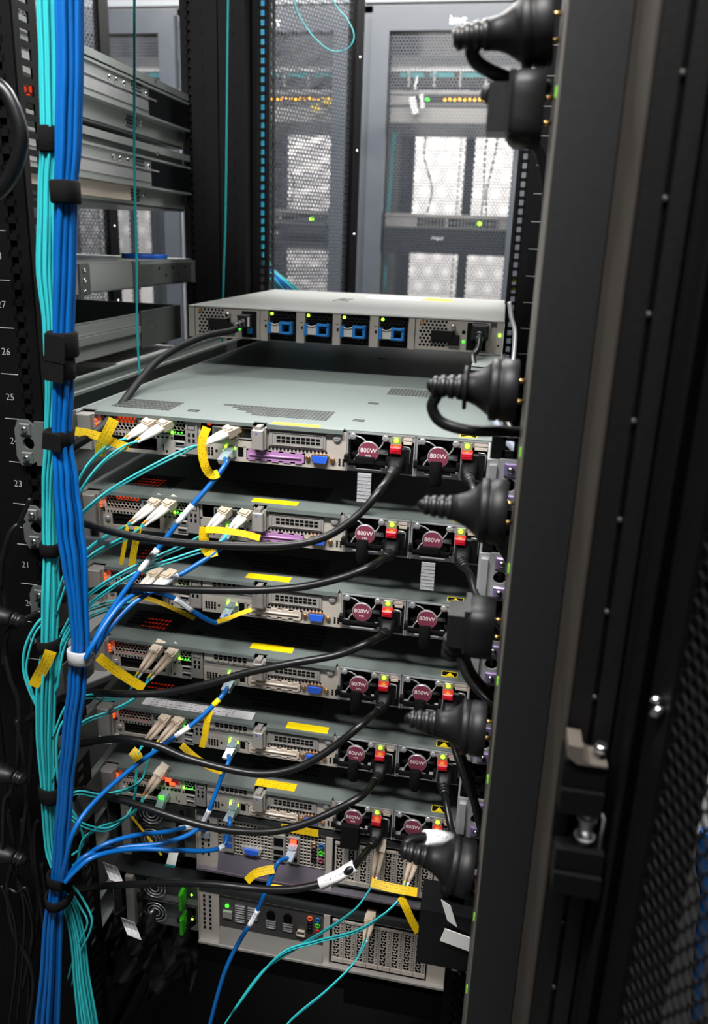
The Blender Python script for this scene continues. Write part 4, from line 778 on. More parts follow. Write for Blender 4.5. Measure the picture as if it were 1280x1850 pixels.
def round_plug(label, z, Y, cord, r=.0212, ring=False, tilt=0, kr=.0040, group='black power plugs in the strip'):
    t = thing('power_plug', label, 'power plug', (0, 0, 0), group)
    k = r/.0212
    prof = [(.0, r-.0012), (.0008, r), (.0105, r), (.0112, r-.0010), (.0122, r-.0010), (.013, r), (.0175, r), (.0184, r-.0010), (.0186, r-.0032), (.0225, .0150*k), (.0275, .0116*k), (.032, .0098*k), (.0375, .0088)]
    ax = Vector((-1, 0, tilt))
    o = Vector((PX-.005, Y, z))
    part('body', M_PLASTIC, t, lambda b: b.lathe(o, ax, prof, 40))
    part('strain_relief', M_RUBBER, t, lambda b: b.lathe(o, ax, RIDGE, 18))
    if ring: part('finger_ring', M_PLASTIC, t, lambda b: b.lathe(o, ax, [(.0335, .010), (.0338, .0150), (.0360, .0150), (.0363, .010)], 28))
    pins(t, z, Y)
    e = o+ax.normalized()*.052
    if cord: part('cord', M_CORD, t, lambda b: b.tube(smooth([e, e+ax.normalized()*.006]+cord, 7), kr, 12))
    return t
A = lambda x, y, Y: at(x, y, Y=Y)
round_plug('topmost round plug with its cord looping under it', .350, -.215, [A(862, 72, -.215), A(853, 92, -.213), A(866, 116, -.21), A(905, 136, -.205), A(950, 152, -.2), A(990, 158, -.19)], .0205, tilt=-.10, kr=.0044)
round_plug('round plug with a finger ring, cord looping below it beside the switch', .131, -.215, [A(790, 712, -.215), A(781, 735, -.214), A(797, 762, -.213), A(845, 777, -.212), A(905, 779, -.205), A(952, 782, -.185)], .0212, True)
round_plug('round plug pointing out beside the second server', .0475, -.225, [A(806, 917, -.2), A(815, 925, -.17), A(850, 935, -.15), A(885, 955, -.13), A(905, 985, -.12), A(930, 1030, -.12)], .0228)
round_plug('long conical plug beside the fourth server', -.1265, -.225, [A(752, 1296, -.2), A(765, 1315, -.17), A(805, 1328, -.15), A(828, 1350, -.13), A(848, 1410, -.12), A(868, 1490, -.12), A(885, 1560, -.13)], .0205)
t7 = round_plug('lowest round plug, its cord bent back under a white tag', -.2570, -.225, [A(742, 1542, -.225), A(733, 1528, -.222), A(748, 1515, -.215), A(790, 1513, -.205), A(835, 1520, -.19), A(860, 1545, -.17)], .0222, tilt=.13)
part('cord_tag', M_WLAB, t7, lambda b: b.tube([A(768, 1513, -.2105), A(790, 1513, -.205), A(815, 1517, -.197)], .0062, 14, uv=True), label='white tag round the cord')
# square-bodied plugs
def box_plug(label, z, Y, h, cord, down):
    t = thing('power_plug', label, 'power plug', (0, 0, 0), 'black power plugs in the strip')
    def body(b):
        n = 7; prof = []
        for x, hh, dd in ((PX-.006, h/2, .019), (PX-.022, h/2, .0195), (PX-.026, h*.43, .018)): prof.append((x, hh, dd))
        vs = []; fs = []; m = 24
        for x, hh, dd in prof:
            for i in range(m):
                a = 2*math.pi*i/m; c, s_ = math.cos(a), math.sin(a)
                q = (abs(c)**5+abs(s_)**5)**(-1/5); vs.append((x, Y+c*q*dd, z+s_*q*hh))
        for k in range(2):
            for i in range(m): j = (i+1) % m; fs.append((k*m+i, k*m+j, k*m+m+j, k*m+m+i)[::-1])
        fs.append(tuple(range(m))); fs.append(tuple(range(2*m, 3*m))[::-1]); b.add(vs, fs, True)
    part('body', M_PLASTIC, t, body)
    part('cap', M_RUBBER, t, lambda b: (b.obox((PX-.0325, Y, z), (.0068, 0, 0), (0, .013, 0), (0, 0, h*.32)), b.obox((PX-.0255, Y, z+h*.05), (.002, 0, 0), (0, .0165, 0), (0, 0, h*.42))))
    pins(t, z, Y)
    part('strain_relief', M_RUBBER, t, lambda b: b.lathe((PX-.034, Y, z-h*.30 if down else z+h*.2), (-.15, .25, -1) if down else (-.3, .9, .2), [(0, .0075), (.004, .0075), (.0045, .006), (.0065, .006), (.007, .0072), (.011, .007), (.0115, .0055), (.0135, .0055), (.014, .0066), (.018, .0062), (.019, .004)], 16))
    part('cord', M_CORD, t, lambda b: b.tube(smooth(cord, 7), .0039, 12))
    return t
box_plug('square-bodied plug just under the topmost round plug', .3045, -.215, .0430, [Vector((PX-.036, -.2, .315)), Vector((PX-.04, -.18, .318)), Vector((PX-.03, -.16, .312)), Vector((PX-.0, -.15, .28)), Vector((PX+.01, -.15, .2))], False)
box_plug('square-bodied plug beside the third server', -.0430, -.222, .0395, [Vector((PX-.0355, -.218, -.068)), A(838, 1185, -.21), A(852, 1215, -.19), A(876, 1245, -.165), A(892, 1262, -.15)], True)
o = part('loose_cable', M_CORD, None, lambda b: b.tube(smooth([A(938, -60, -.2), A(942, -10, -.21), A(952, 22, -.212), A(962, 40, -.205)], 7), .0046, 12)); tag(o, 'thick black cord coming down behind the topmost round plug', 'cable')

# ------------------------------------------------------------------ power cords of the servers
def iec(t, p, first, rr=.0085):
    """moulded square connector with a ribbed strain relief bending towards the cord; returns where the cord leaves"""
    p = Vector(p); d0 = Vector((-.04, -.86, -.5)).normalized(); sx = Vector((1, 0, 0)); up = d0.cross(sx).normalized()
    q = p+d0*.012; ax = (first-q).normalized()
    def body(b):
        vs = []; fs = []; m = 16
        for k, (dd, hw, hh) in enumerate(((-.006, .0078, .0066), (.006, .0078, .0066), (.010, .0070, .0060), (.0145, .0056, .0054))):
            c = p+d0*dd
            for i in range(m):
                a = 2*math.pi*i/m; cc, ss = math.cos(a), math.sin(a); e = (abs(cc)**5+abs(ss)**5)**(-.2); vs.append(c+sx*cc*e*hw+up*ss*e*hh)
        for k in range(3):
            for i in range(m): fs.append((k*m+i, k*m+(i+1) % m, k*m+m+(i+1) % m, k*m+m+i))
        fs += [tuple(range(m))[::-1], tuple(range(3*m, 4*m))]; b.add(vs, fs, True)
    part('connector', M_PLASTIC, t, body)
    prof = [(-.001, .0062), (.003, .0064), (.0033, .0053), (.0049, .0053), (.0052, .0062), (.0082, .0060), (.0085, .0050), (.0101, .0050), (.0104, .0058), (.0134, .0055), (.0137, .0046), (.0153, .0046), (.0156, .0052), (.018, .0048), (.0192, .0036)]
    part('strain_relief', M_RUBBER, t, lambda b: b.lathe(q, ax, prof, 14))
    return q+ax*.015, ax
def server_cord(label, k, which, pix, axis, r=.0038, tagspan=None, grp='power cords from the left supplies'):
    x = .3405 if which == 0 else .4125
    t = thing('power_cable', label, 'power cord', (0, 0, 0), grp)
    e, ax = iec(t, (x+.002, -.006, SZ[k]+.0155), A(*pix[0]))
    pts = smooth([e, e+ax*.006]+[A(*q) for q in pix], 7)
    part('cable', M_CORD, t, lambda b: b.tube(pts, r, 12))
    if tagspan:
        i0, i1 = tagspan; part('cable_tag', M_WLAB, t, lambda b: b.tube([A(*q) for q in ((641, 1564, -.0865), (612, 1582, -.0935), (578, 1597, -.10))], .0062, 14, uv=True), label='white printed tag round the cord')
    return t
server_cord('black cord arcing from the topmost server down to the left', 0, 0, [(690, 882, -.075), (648, 930, -.09), (590, 969, -.10), (520, 985, -.105), (420, 986, -.105), (300, 978, -.10), (210, 962, -.095), (150, 945, -.085), (110, 938, -.075), (70, 940, -.075)], (-.25, -.75, -.62))
server_cord('black cord sweeping from the second server across to the left', 1, 0, [(672, 1022, -.08), (620, 1043, -.09), (540, 1061, -.095), (440, 1067, -.10), (330, 1065, -.10), (240, 1062, -.10), (165, 1068, -.09), (110, 1085, -.08), (60, 1120, -.08)], (-.35, -.78, -.52))
server_cord('black cord sweeping from the third server across to the left', 2, 0, [(668, 1160, -.08), (610, 1183, -.09), (520, 1200, -.10), (440, 1217, -.105), (370, 1237, -.11), (300, 1251, -.11), (230, 1254, -.11), (165, 1252, -.10), (110, 1262, -.085), (50, 1300, -.085)], (-.35, -.78, -.52))
server_cord('black cord drooping low from the fourth server', 3, 0, [(658, 1305, -.08), (600, 1352, -.095), (540, 1386, -.105), (480, 1398, -.11), (420, 1391, -.11), (340, 1370, -.11), (280, 1346, -.11), (220, 1335, -.105), (165, 1340, -.09), (120, 1352, -.08), (70, 1380, -.08)], (-.35, -.74, -.56))
server_cord('black cord drooping low from the fifth server', 4, 0, [(655, 1437, -.08), (600, 1467, -.095), (540, 1492, -.105), (480, 1503, -.11), (400, 1498, -.11), (330, 1481, -.11), (260, 1458, -.105), (200, 1440, -.095), (140, 1428, -.08), (80, 1420, -.08)], (-.35, -.74, -.56))
server_cord('black cord with a white tag from the lowest one-unit server', 5, 0, [(641, 1564, -.0865), (612, 1582, -.0935), (578, 1597, -.10), (520, 1607, -.105), (460, 1605, -.105), (380, 1597, -.105), (300, 1595, -.10), (200, 1600, -.09), (140, 1606, -.08), (80, 1615, -.08)], (-.30, -.74, -.6), tagspan=(2, 4))
R2 = 'power cords from the right supplies'
server_cord('cord dropping from the right supply of the topmost server', 0, 1, [(856, 885, -.06), (862, 908, -.075), (880, 935, -.09), (905, 985, -.095), (935, 1040, -.10)], (-.02, -.72, -.70), .0034, None, R2)
server_cord('cord dropping from the right supply of the second server', 1, 1, [(850, 1040, -.06), (862, 1078, -.08), (885, 1110, -.10), (925, 1150, -.11)], (-.02, -.72, -.70), .0036, None, R2)
server_cord('cord dropping from the right supply of the third server', 2, 1, [(832, 1190, -.06), (845, 1225, -.085), (880, 1262, -.11), (912, 1280, -.11)], (-.02, -.72, -.70), .0036, None, R2)
server_cord('cord dropping from the right supply of the fourth server', 3, 1, [(815, 1322, -.055), (826, 1365, -.075), (845, 1420, -.09), (872, 1480, -.10)], (0, -.72, -.70), .0036, None, R2)
server_cord('cord dropping from the right supply of the fifth server', 4, 1, [(806, 1448, -.05), (814, 1490, -.07), (825, 1530, -.09), (850, 1600, -.11)], (0, -.72, -.70), .0036, None, R2)
server_cord('cord dropping from the right supply of the lowest one-unit server', 5, 1, [(798, 1570, -.055), (806, 1630, -.07), (815, 1690, -.08), (835, 1760, -.09)], (0, -.72, -.70), .0040, None, R2)
# switch cords
M_CORDM = mat('matt_black_cord', srgb(13, 13, 15), .6, noise=.1, scale=300, spec=.2)
t = thing('power_cable', 'black cord running from the left supply of the switch to the cable bundle', 'power cord', (0, 0, 0), 'power cords of the switch')
part('connector', M_PLASTIC, t, lambda b: (b.obox(A(443, 580, .296), (.008, 0, 0), (0, .011, 0), (0, 0, .0085)), b.obox(A(441, 580, .282), (.007, 0, 0), (0, .006, 0), (0, 0, .0075))))
part('connector_edge', M_GREY, t, lambda b: b.obox(A(440, 581, .277), (.0085, 0, 0), (0, .0008, 0), (0, 0, .0062)))
part('strain_relief', M_RUBBER, t, lambda b: b.lathe(A(441, 583, .276), (-.62, -.72, -.28), [(0, .006), (.003, .006), (.0035, .0048), (.0055, .0048), (.006, .0057), (.009, .0055), (.0095, .0045), (.0115, .0045), (.012, .005), (.016, .0046), (.018, .0034)], 14))
part('cable', M_CORDM, t, lambda b: b.tube(smooth([A(428, 594, .262), A(412, 599, .25), A(375, 606, .225), (A(330, 624, .19)), A(285, 652, .15), A(250, 690, .10), A(222, 728, .05), A(200, 756, .0), A(172, 782, -.05), A(140, 802, -.075), A(100, 830, -.085)], 8), .0046, 12))
t = thing('power_cable', 'black cord kinking down from the right supply of the switch', 'power cord', (0, 0, 0), 'power cords of the switch')
part('connector', M_PLASTIC, t, lambda b: (b.obox(A(868, 600, .296), (.011, 0, 0), (0, .011, 0), (0, 0, .0095)), b.obox(A(868, 600, .282), (.0085, 0, 0), (0, .006, 0), (0, 0, .0075))))
part('strain_relief', M_RUBBER, t, lambda b: b.lathe(A(868, 603, .274), (-.05, -.6, -.8), [(0, .006), (.003, .006), (.0035, .0048), (.0055, .0048), (.006, .0055), (.010, .005), (.012, .0036)], 14))
part('cable', M_CORD, t, lambda b: b.tube(smooth([A(867, 612, .266), A(864, 630, .258), A(855, 645, .25), A(860, 668, .22), A(875, 700, .16), A(905, 740, .09), A(930, 790, .03), A(960, 840, -.02)], 7), .0042, 12))
o = part('loose_cable', mat('grey_cord', srgb(120, 128, 140), .4, noise=.06), None, lambda b: b.tube(smooth([A(885, 735, .08), A(897, 765, .04), A(912, 790, .0), A(945, 828, -.03)], 7), .0042, 12)); tag(o, 'grey cord slanting past the right end of the topmost server', 'cable')
o = part('wire_loop', M_STEEL, None, lambda b: b.tube(smooth([A(921, 545, .29), A(925, 575, .285), A(931, 600, .28), A(929, 640, .27), A(926, 665, .26)], 6), .0032, 10)); tag(o, 'bent bright steel rod at the right end of the switch', 'bracket')
# bottom right: black box with labels
o = part('power_box', M_PLASTIC, None, lambda b: (b.obox(A(805, 1670, -.10), (.026, 0, 0), (0, .02, 0), (0, 0, .034)), b.obox(A(828, 1590, -.10), (.008, 0, -.002), (0, .006, 0), (.0, 0, .022)), b.obox(A(845, 1625, -.10), (.024, 0, -.014), (0, .006, 0), (.004, 0, .006)))); tag(o, 'black plastic box low beside the bottom workstation', 'power box')
part('paper_label', M_WHITE, o, lambda b: (b.obox(A(832, 1700, -.123), (.018, 0, -.004), (0, .0005, 0), (.002, 0, .008)), b.obox(A(812, 1650, -.123), (.005, 0, -.003), (0, .0005, 0), (-.004, 0, .012))))
# ------------------------------------------------------------------ cable bundles at the left
def interp(tab, y):
    for i in range(len(tab)-1):
        if y <= tab[i+1][0]:
            a, b = tab[i], tab[i+1]; t = (y-a[0])/(b[0]-a[0]); t = max(0, t); t = t*t*(3-2*t)
            return [a[k]+(b[k]-a[k])*t for k in range(1, len(a))]
    return list(tab[-1][1:])
#        y     centre half-width  Y
TA = [(-80, 84, 19, -.115), (0, 87, 18, -.115), (120, 89, 16, -.115), (250, 91, 16, -.115), (350, 86, 16, -.113), (480, 86, 20, -.112), (600, 94, 16, -.112), (700, 97, 16, -.110), (790, 94, 16, -.110), (870, 89, 16, -.110), (950, 89, 16, -.110), (1010, 91, 16, -.112),
      (1070, 91, 20, -.114), (1160, 89, 18, -.116), (1240, 83, 24, -.116), (1320, 82, 22, -.115), (1430, 86, 16, -.113), (1520, 91, 16, -.108), (1590, 110, 16, -.108), (1650, 130, 18, -.110), (1706, 142, 20, -.112), (1900, 160, 30, -.115)]
TB = [(-80, 127, 21, -.135), (0, 126, 21, -.135), (120, 127, 20, -.135), (250, 124, 20, -.135), (350, 119, 17, -.135), (480, 116, 19, -.133), (600, 113, 19, -.132), (700, 112, 19, -.132), (790, 110, 17, -.132), (870, 118, 23, -.134), (950, 126, 27, -.136), (1010, 134, 27, -.137),
      (1070, 141, 20, -.138), (1160, 147, 18, -.138), (1240, 140, 20, -.138), (1320, 130, 19, -.137), (1430, 119, 16, -.135), (1520, 112, 17, -.135), (1590, 108, 18, -.135), (1650, 98, 21, -.136), (1706, 94, 24, -.137), (1900, 84, 34, -.14)]
def bundle(tab, n, r, m, name, cat, lab, group, seed):
    rnd = random.Random(seed); slots = []
    k = 0
    while len(slots) < n:                       # sunflower packing of the cross-section
        rr = math.sqrt((k+.5)/n); a = k*2.39996; slots.append((rr*math.cos(a), rr*math.sin(a))); k += 1
    order = sorted(range(n), key=lambda i: slots[i][0])
    for j, i in enumerate(order):
        u, v = slots[i]; ph = rnd.uniform(0, 6.28); fq = rnd.uniform(.5, 1.1); pts = []
        y = tab[0][0]
        while y <= tab[-1][0]:
            c, hw, Y = interp(tab, y)
            rot = .55*math.sin(y/430.+1.3)+.12*math.sin(fq*y/140.+ph); uu = u*math.cos(rot)-v*math.sin(rot); vv = u*math.sin(rot)+v*math.cos(rot)
            p = at(c, y, Y=Y); mm = .00047*hw
            pts.append(Vector((p.x+uu*mm*.94, p.y+vv*mm*.95, p.z)))
            y += 36
        o = part(name, m, None, lambda b: b.tube(smooth(pts, 2), r, 8)); tag(o, lab, cat, group)
bundle(TB, 10, .00242, M_BLUECAT, 'network_cable', 'cable', 'blue network cable inside the strapped blue vertical bundle', 'blue cables of the vertical bundle', 3)
bundle(TA, 20, .00134, M_AQUA, 'fibre_cable', 'cable', 'aqua fibre cable inside the strapped aqua vertical bundle', 'aqua fibres of the vertical bundle', 5)
def strap(label, x, y, w_, h, Y, m, tilt=0, tailed=False):
    c = at(x, y, Y=Y); px = .00047
    def f(b):
        rx, ry, hz = w_/2*px, max(.0075, w_/2*px*1.02), h/2*px; n = 28; th = .0011; vs = []; fs = []
        for z, r in ((-hz, 0), (-hz*.85, th), (hz*.85, th), (hz, 0), (hz, -th), (-hz, -th)):
            for i in range(n):
                a = 2*math.pi*i/n; q = 1+.05*math.sin(3*a+x); vs.append((math.cos(a)*(rx+r)*q, math.sin(a)*(ry+r)*q, z+tilt*math.cos(a)*rx))
        for k in range(6):
            for i in range(n): j = (i+1) % n; k2 = (k+1) % 6; fs.append((k*n+i, k*n+j, k2*n+j, k2*n+i))
        b.add(vs, fs, True)
        if tailed: b.obox((rx*.1, -ry-.0012, -hz*.2), (rx*.75, 0, -.001), (0, .0008, 0), (.001, 0, hz*1.05))
    o = part('cable_strap', m, None, f, None, c); tag(o, label, 'cable strap', 'hook and loop straps on the bundles'); return o
strap('highest black strap, round the aqua fibres only', 90, 252, 32, 44, -.115, M_VELCRO)
strap('black strap round the blue cables beside the galvanised server', 118, 347, 46, 38, -.135, M_VELCRO)
strap('wide black strap round both bundles beside the shelf', 112, 622, 52, 46, -.131, M_VELCRO, 0, True)
strap('black strap tail just below the wide strap', 110, 662, 50, 38, -.131, M_VELCRO, -.15, True)
strap('black strap just left of the topmost server', 106, 790, 50, 30, -.130, M_VELCRO, 0, True)
strap('black strap round the aqua fibres beside unit number 21', 92, 991, 38, 28, -.112, M_VELCRO)
strap('black strap round the aqua fibres above a yellow tag', 88, 1163, 46, 28, -.116, M_VELCRO)
strap('pale grey strap round the blue cables', 148, 1182, 50, 30, -.139, M_VELCROG)
strap('black strap round the aqua fibres low down', 90, 1432, 40, 40, -.113, M_VELCRO, -.25)
strap('upper of the two lowest black straps', 110, 1585, 54, 28, -.134, M_VELCRO, -.1)
strap('lowest black strap of the bundles', 106, 1622, 58, 24, -.135, M_VELCRO, .1)

# ------------------------------------------------------------------ labels that hang on cables
def flag(parent, pix, half, m=None, lab='yellow printed label flag', sub=5):
    """paper flag along pixels (x, y, Y); half = half-width in metres, laid across the strip as the photo shows it"""
    pts = smooth([A(*q) for q in pix], sub); wid = []
    for i in range(len(pts)):
        t_ = (pts[min(i+1, len(pts)-1)]-pts[max(i-1, 0)]).normalized(); v = (pts[i]-CAM).normalized(); wid.append(t_.cross(v).normalized()*half)
    return part('label_flag', m or M_YEL, parent, lambda b: b.ribbon(pts, wid, .00025), label=lab)
def wrap(parent, p0, p1, r, m, lab): return part('label_sleeve', m, parent, lambda b: b.tube([p0, (Vector(p0)+Vector(p1))/2, p1], r, 12), label=lab)
def rj_plug(t, x, z, d=Vector((-.25, -.75, -.6))):
    p = Vector((x, -.0005, z)); d = d.normalized(); sx = Vector((1, 0, 0)); up = d.cross(sx).normalized()
    part('plug', M_CLEAR, t, lambda b: (b.box(x-.0055, x+.0055, -.010, .006, z-.0045, z+.004), b.box(x-.003, x+.003, -.013, -.002, z+.004, z+.0052), b.obox(p+Vector((0, -.012, -.0015))+d*.003, sx*.0048, d*.006, up*.0040)), label='clear plastic plug')
    return p+Vector((0, -.012, -.0015))+d*.004
def ethernet(label, k, pix, sleeves=(), flags=(), jx=.1676, jz=.0102, r=.00262, z0=None):
    t = thing('network_cable', label, 'network cable', (0, 0, 0), 'blue network cables plugged into the servers')
    e = rj_plug(t, jx, (SZ[k] if z0 is None else z0)+jz)
    pts = smooth([e]+[A(*q) for q in pix], 7)
    part('cable', M_BLUECAT, t, lambda b: b.tube(pts, r, 10))
    def near(q): p = A(*q); return min(pts, key=lambda s: (s-p).length)
    for a, c, m, lab in sleeves:
        i0 = pts.index(near(a)); i1 = pts.index(near(c)); i0, i1 = min(i0, i1), max(i0, i1)
        sl = pts[i0:i1+1] if i1 > i0 else [pts[i0], pts[min(i0+1, len(pts)-1)]]
        part('label_sleeve', m, t, lambda b: b.tube(sl, r+.0005, 12, uv=True), label=lab)
    for f_ in flags: flag(t, *f_)
    return t
W, YL = 'white printed sleeve', 'yellow band'
ethernet('long blue cable slanting from the topmost server to the bundle', 0, [(408, 838, -.035), (378, 878, -.05), (335, 928, -.065), (285, 992, -.08), (240, 1048, -.10), (200, 1105, -.118), (172, 1155, -.134), (163, 1184, -.142)],
    [((342, 906, -.063), (316, 944, -.07), M_SLEEVE, W), ((280, 990, -.08), (250, 1030, -.095), M_SLEEVE, W)],
    [([(395, 855, -.045), (383, 858, -.05), (372, 845, -.055), (366, 820, -.056), (366, 795, -.055), (374, 772, -.052)], .0042)])
ethernet('blue cable slanting from the second server to the grey strap', 1, [(405, 985, -.04), (375, 1008, -.055), (330, 1036, -.07), (285, 1062, -.085), (235, 1095, -.105), (195, 1140, -.128), (170, 1180, -.134)],
    [((322, 1040, -.075), (288, 1060, -.085), M_SLEEVE, W)], [([(392, 995, -.05), (376, 997, -.055), (369, 978, -.06), (370, 952, -.06)], .0050), ([(372, 957, -.061), (400, 958, -.062), (440, 964, -.06), (470, 972, -.055)], .0032)])
ethernet('blue cable curling up from the third server', 2, [(405, 1121, -.04), (385, 1124, -.05), (352, 1106, -.06), (315, 1081, -.07), (270, 1068, -.085), (232, 1080, -.105), (200, 1115, -.126), (168, 1165, -.146), (155, 1190, -.150)],
    [((348, 1104, -.06), (317, 1082, -.07), M_SLEEVE, W)], [([(393, 1123, -.052), (410, 1118, -.05), (435, 1108, -.045), (455, 1101, -.04)], .0022)])
ethernet('blue cable with a yellow band slanting from the fourth server', 3, [(405, 1252, -.035), (390, 1270, -.045), (350, 1307, -.06), (290, 1350, -.08), (225, 1399, -.10), (165, 1455, -.125), (132, 1505, -.146), (118, 1560, -.150), (112, 1592, -.148)],
    [((394, 1264, -.043), (386, 1273, -.045), M_YELP, YL), ((346, 1311, -.06), (322, 1328, -.068), M_SLEEVE, W)], [([(380, 1284, -.05), (374, 1305, -.053), (370, 1330, -.054), (365, 1350, -.054)], .0034)])
ethernet('blue cable dropping from the fifth server into the low loop', 4, [(414, 1375, -.035), (402, 1400, -.045), (388, 1438, -.055), (370, 1480, -.065), (345, 1506, -.075), (290, 1524, -.085), (210, 1532, -.10), (155, 1546, -.125), (124, 1582, -.136)],
    [((377, 1463, -.06), (365, 1486, -.067), M_SLEEVE, W)], [([(402, 1393, -.046), (385, 1388, -.05), (355, 1370, -.055), (328, 1346, -.055)], .0036)])
ethernet('blue cable dropping from the lowest one-unit server past the mesh', 5, [(416, 1485, -.03), (411, 1510, -.035), (402, 1530, -.045), (370, 1537, -.06), (320, 1536, -.08), (240, 1534, -.10), (170, 1548, -.132), (130, 1580, -.146), (118, 1594, -.150)],
    [((405, 1526, -.043), (397, 1533, -.048), M_SLEEVE, W)])
ethernet('blue cable hanging from the red-lit port of the workstation', 0, [(503, 1558, -.03), (488, 1592, -.04), (472, 1630, -.05), (457, 1662, -.055), (432, 1702, -.06), (405, 1760, -.065), (380, 1850, -.07), (365, 1920, -.07)],
    [((466, 1642, -.05), (450, 1672, -.056), M_SLEEVE, W)], [([(496, 1570, -.036), (478, 1573, -.04), (460, 1579, -.042), (446, 1592, -.042)], .0046), ([(482, 1602, -.042), (500, 1603, -.042), (520, 1607, -.04)], .0028)], jx=.2418, jz=.056, z0=-.5315)
t = thing('network_cable', 'blue cable looping behind the mesh workstation cables at left', 'network cable', (0, 0, 0), 'blue network cables plugged into the servers')
part('cable', M_BLUECAT, t, lambda b: b.tube(smooth([A(372, 1500, .0), A(340, 1495, -.03), A(300, 1503, -.06), (A(240, 1510, -.09)), A(180, 1530, -.115), A(138, 1564, -.120), A(126, 1594, -.124)], 7), .00262, 10))
part('label_sleeve', M_SLEEVE, t, lambda b: b.tube([A(352, 1497, -.02), A(338, 1495, -.032), A(325, 1497, -.04)], .0032, 12, uv=True)); part('plug', M_CLEAR, t, lambda b: b.obox(A(375, 1501, .004), (.005, 0, 0), (0, .008, 0), (0, 0, .004)))

# ------------------------------------------------------------------ fibre pairs
def fibre(label, px, py, Y0, tip, pix, flags=(), boots=(M_BOOT, M_BOOTO), spread=(.0009, .0, .0021), group='aqua fibre pairs plugged into the servers', clip=True, mcol=None):
    """duplex connector at pixel px,py; boots run to the pixel tip; two fibres follow pix"""
    t = thing('fibre_cable', label, 'fibre cable', (0, 0, 0), group)
    c = A(px, py, Y0); e = A(*tip); d = (e-c).normalized(); sx = Vector((1, 0, 0)); sx = (sx-d*sx.dot(d)).normalized(); up = d.cross(sx)
    part('connector', M_CONN, t, lambda b: (b.obox(c-d*.002, sx*.0062, d*.005, up*.0042), b.obox(c-d*.009, sx*.0055, d*.005, up*.0034), b.obox(c+up*.005-d*.001, sx*.0045, d*.003, up*.0012)))
    L = (e-c).length; sp = Vector(spread)
    for s_ in (-1, 1):
        o_ = sx*.0031*s_
        part('boot', boots[0], t, lambda b: b.tube([c+o_+d*.002, c+o_+d*(L*.35), c+o_*.9+d*(L*.62), c+o_*.7+d*(L*.85)], [.0033, .0031, .0024, .0016], 10), label='white boot')
        part('boot_tip', boots[1] if s_ < 0 else M_WHITE, t, lambda b: b.tube([c+o_*.75+d*(L*.74), c+o_*.65+d*L*1.04], [.0017, .0012], 8), label='coloured boot tip')
        pts = smooth([c+o_*.7+d*(L*.9), e+o_*.5]+[A(*q)+sp*s_ for q in pix], 7)
        part('fibre', mcol or M_AQUA, t, lambda b: b.tube(pts, .00105, 8))
    for f_ in flags: flag(t, *f_)
    return t
fibre('left fibre pair of the topmost server, under the crossed yellow labels', 266, 768, -.008, (228, 792, -.03), [(205, 802, -.05), (178, 820, -.075), (152, 850, -.095), (130, 895, -.105), (108, 960, -.11)],
      [([(136, 779, -.07), (160, 783, -.066), (190, 792, -.06), (215, 803, -.055), (233, 808, -.05)], .0042), ([(206, 757, -.062), (195, 780, -.066), (184, 800, -.067), (180, 824, -.065)], .0050)])
fibre('right fibre pair of the topmost server, beside the green lights', 294, 770, -.008, (248, 797, -.035), [(225, 808, -.055), (190, 832, -.08), (158, 868, -.10), (132, 915, -.108), (108, 990, -.112)])
fibre('fibre pair from the middle slot of the topmost server', 412, 781, -.008, (368, 802, -.03), [(335, 814, -.045), (270, 846, -.065), (200, 886, -.085), (150, 926, -.105), (115, 970, -.112), (98, 1040, -.113)])
fibre('left fibre pair of the second server, with a hanging yellow label', 277, 912, -.008, (236, 945, -.035), [(215, 958, -.055), (185, 974, -.075), (160, 992, -.10), (120, 1030, -.112), (100, 1090, -.114)], [([(226, 948, -.046), (229, 962, -.047), (224, 990, -.046), (219, 1020, -.045)], .0022)])
fibre('right fibre pair of the second server, with a broad hanging label', 303, 914, -.008, (260, 948, -.035), [(240, 965, -.055), (205, 982, -.075), (165, 1004, -.10), (125, 1045, -.112), (102, 1110, -.115)], [([(250, 952, -.046), (247, 970, -.047), (242, 995, -.046), (238, 1022, -.045)], .0034)])
fibre('left of the two white fibre pairs mid-slot in the second server', 404, 928, -.008, (376, 956, -.03), [(352, 976, -.045), (300, 1000, -.065), (240, 1026, -.085), (180, 1060, -.105), (140, 1095, -.112), (108, 1150, -.115)], boots=(M_BOOT, M_BOOT))
fibre('right of the two white fibre pairs mid-slot in the second server', 441, 932, -.008, (414, 960, -.03), [(392, 984, -.045), (330, 1006, -.065), (255, 1032, -.085), (190, 1070, -.105), (145, 1110, -.112), (112, 1165, -.115)], boots=(M_BOOT, M_BOOT))
fibre('left fibre pair of the third server, behind the blue cables', 276, 1042, -.008, (246, 1070, -.035), [(225, 1083, -.055), (190, 1092, -.08), (150, 1108, -.105), (115, 1150, -.114), (100, 1230, -.116)], [([(228, 1078, -.056), (262, 1080, -.06), (300, 1093, -.06), (352, 1118, -.055)], .0022)], mcol=M_AQUA)
fibre('right fibre pair of the third server, behind the blue cables', 300, 1045, -.008, (268, 1072, -.035), [(245, 1088, -.055), (205, 1098, -.08), (155, 1120, -.105), (118, 1165, -.114), (102, 1250, -.116)])
fibre('left fibre pair of the fourth server, above the yellow flag', 281, 1177, -.008, (248, 1222, -.035), [(240, 1240, -.05), (222, 1258, -.07), (190, 1263, -.09), (160, 1258, -.108), (120, 1275, -.115), (96, 1330, -.116)], [([(178, 1186, -.085), (205, 1208, -.078), (235, 1228, -.07), (260, 1243, -.062)], .0048)], boots=(M_TAN, M_YELP))
fibre('right fibre pair of the fourth server, beside the green lights', 309, 1183, -.008, (270, 1226, -.035), [(256, 1246, -.055), (235, 1268, -.075), (195, 1288, -.095), (150, 1306, -.11), (115, 1345, -.115), (95, 1410, -.114)], boots=(M_TAN, M_YELP))
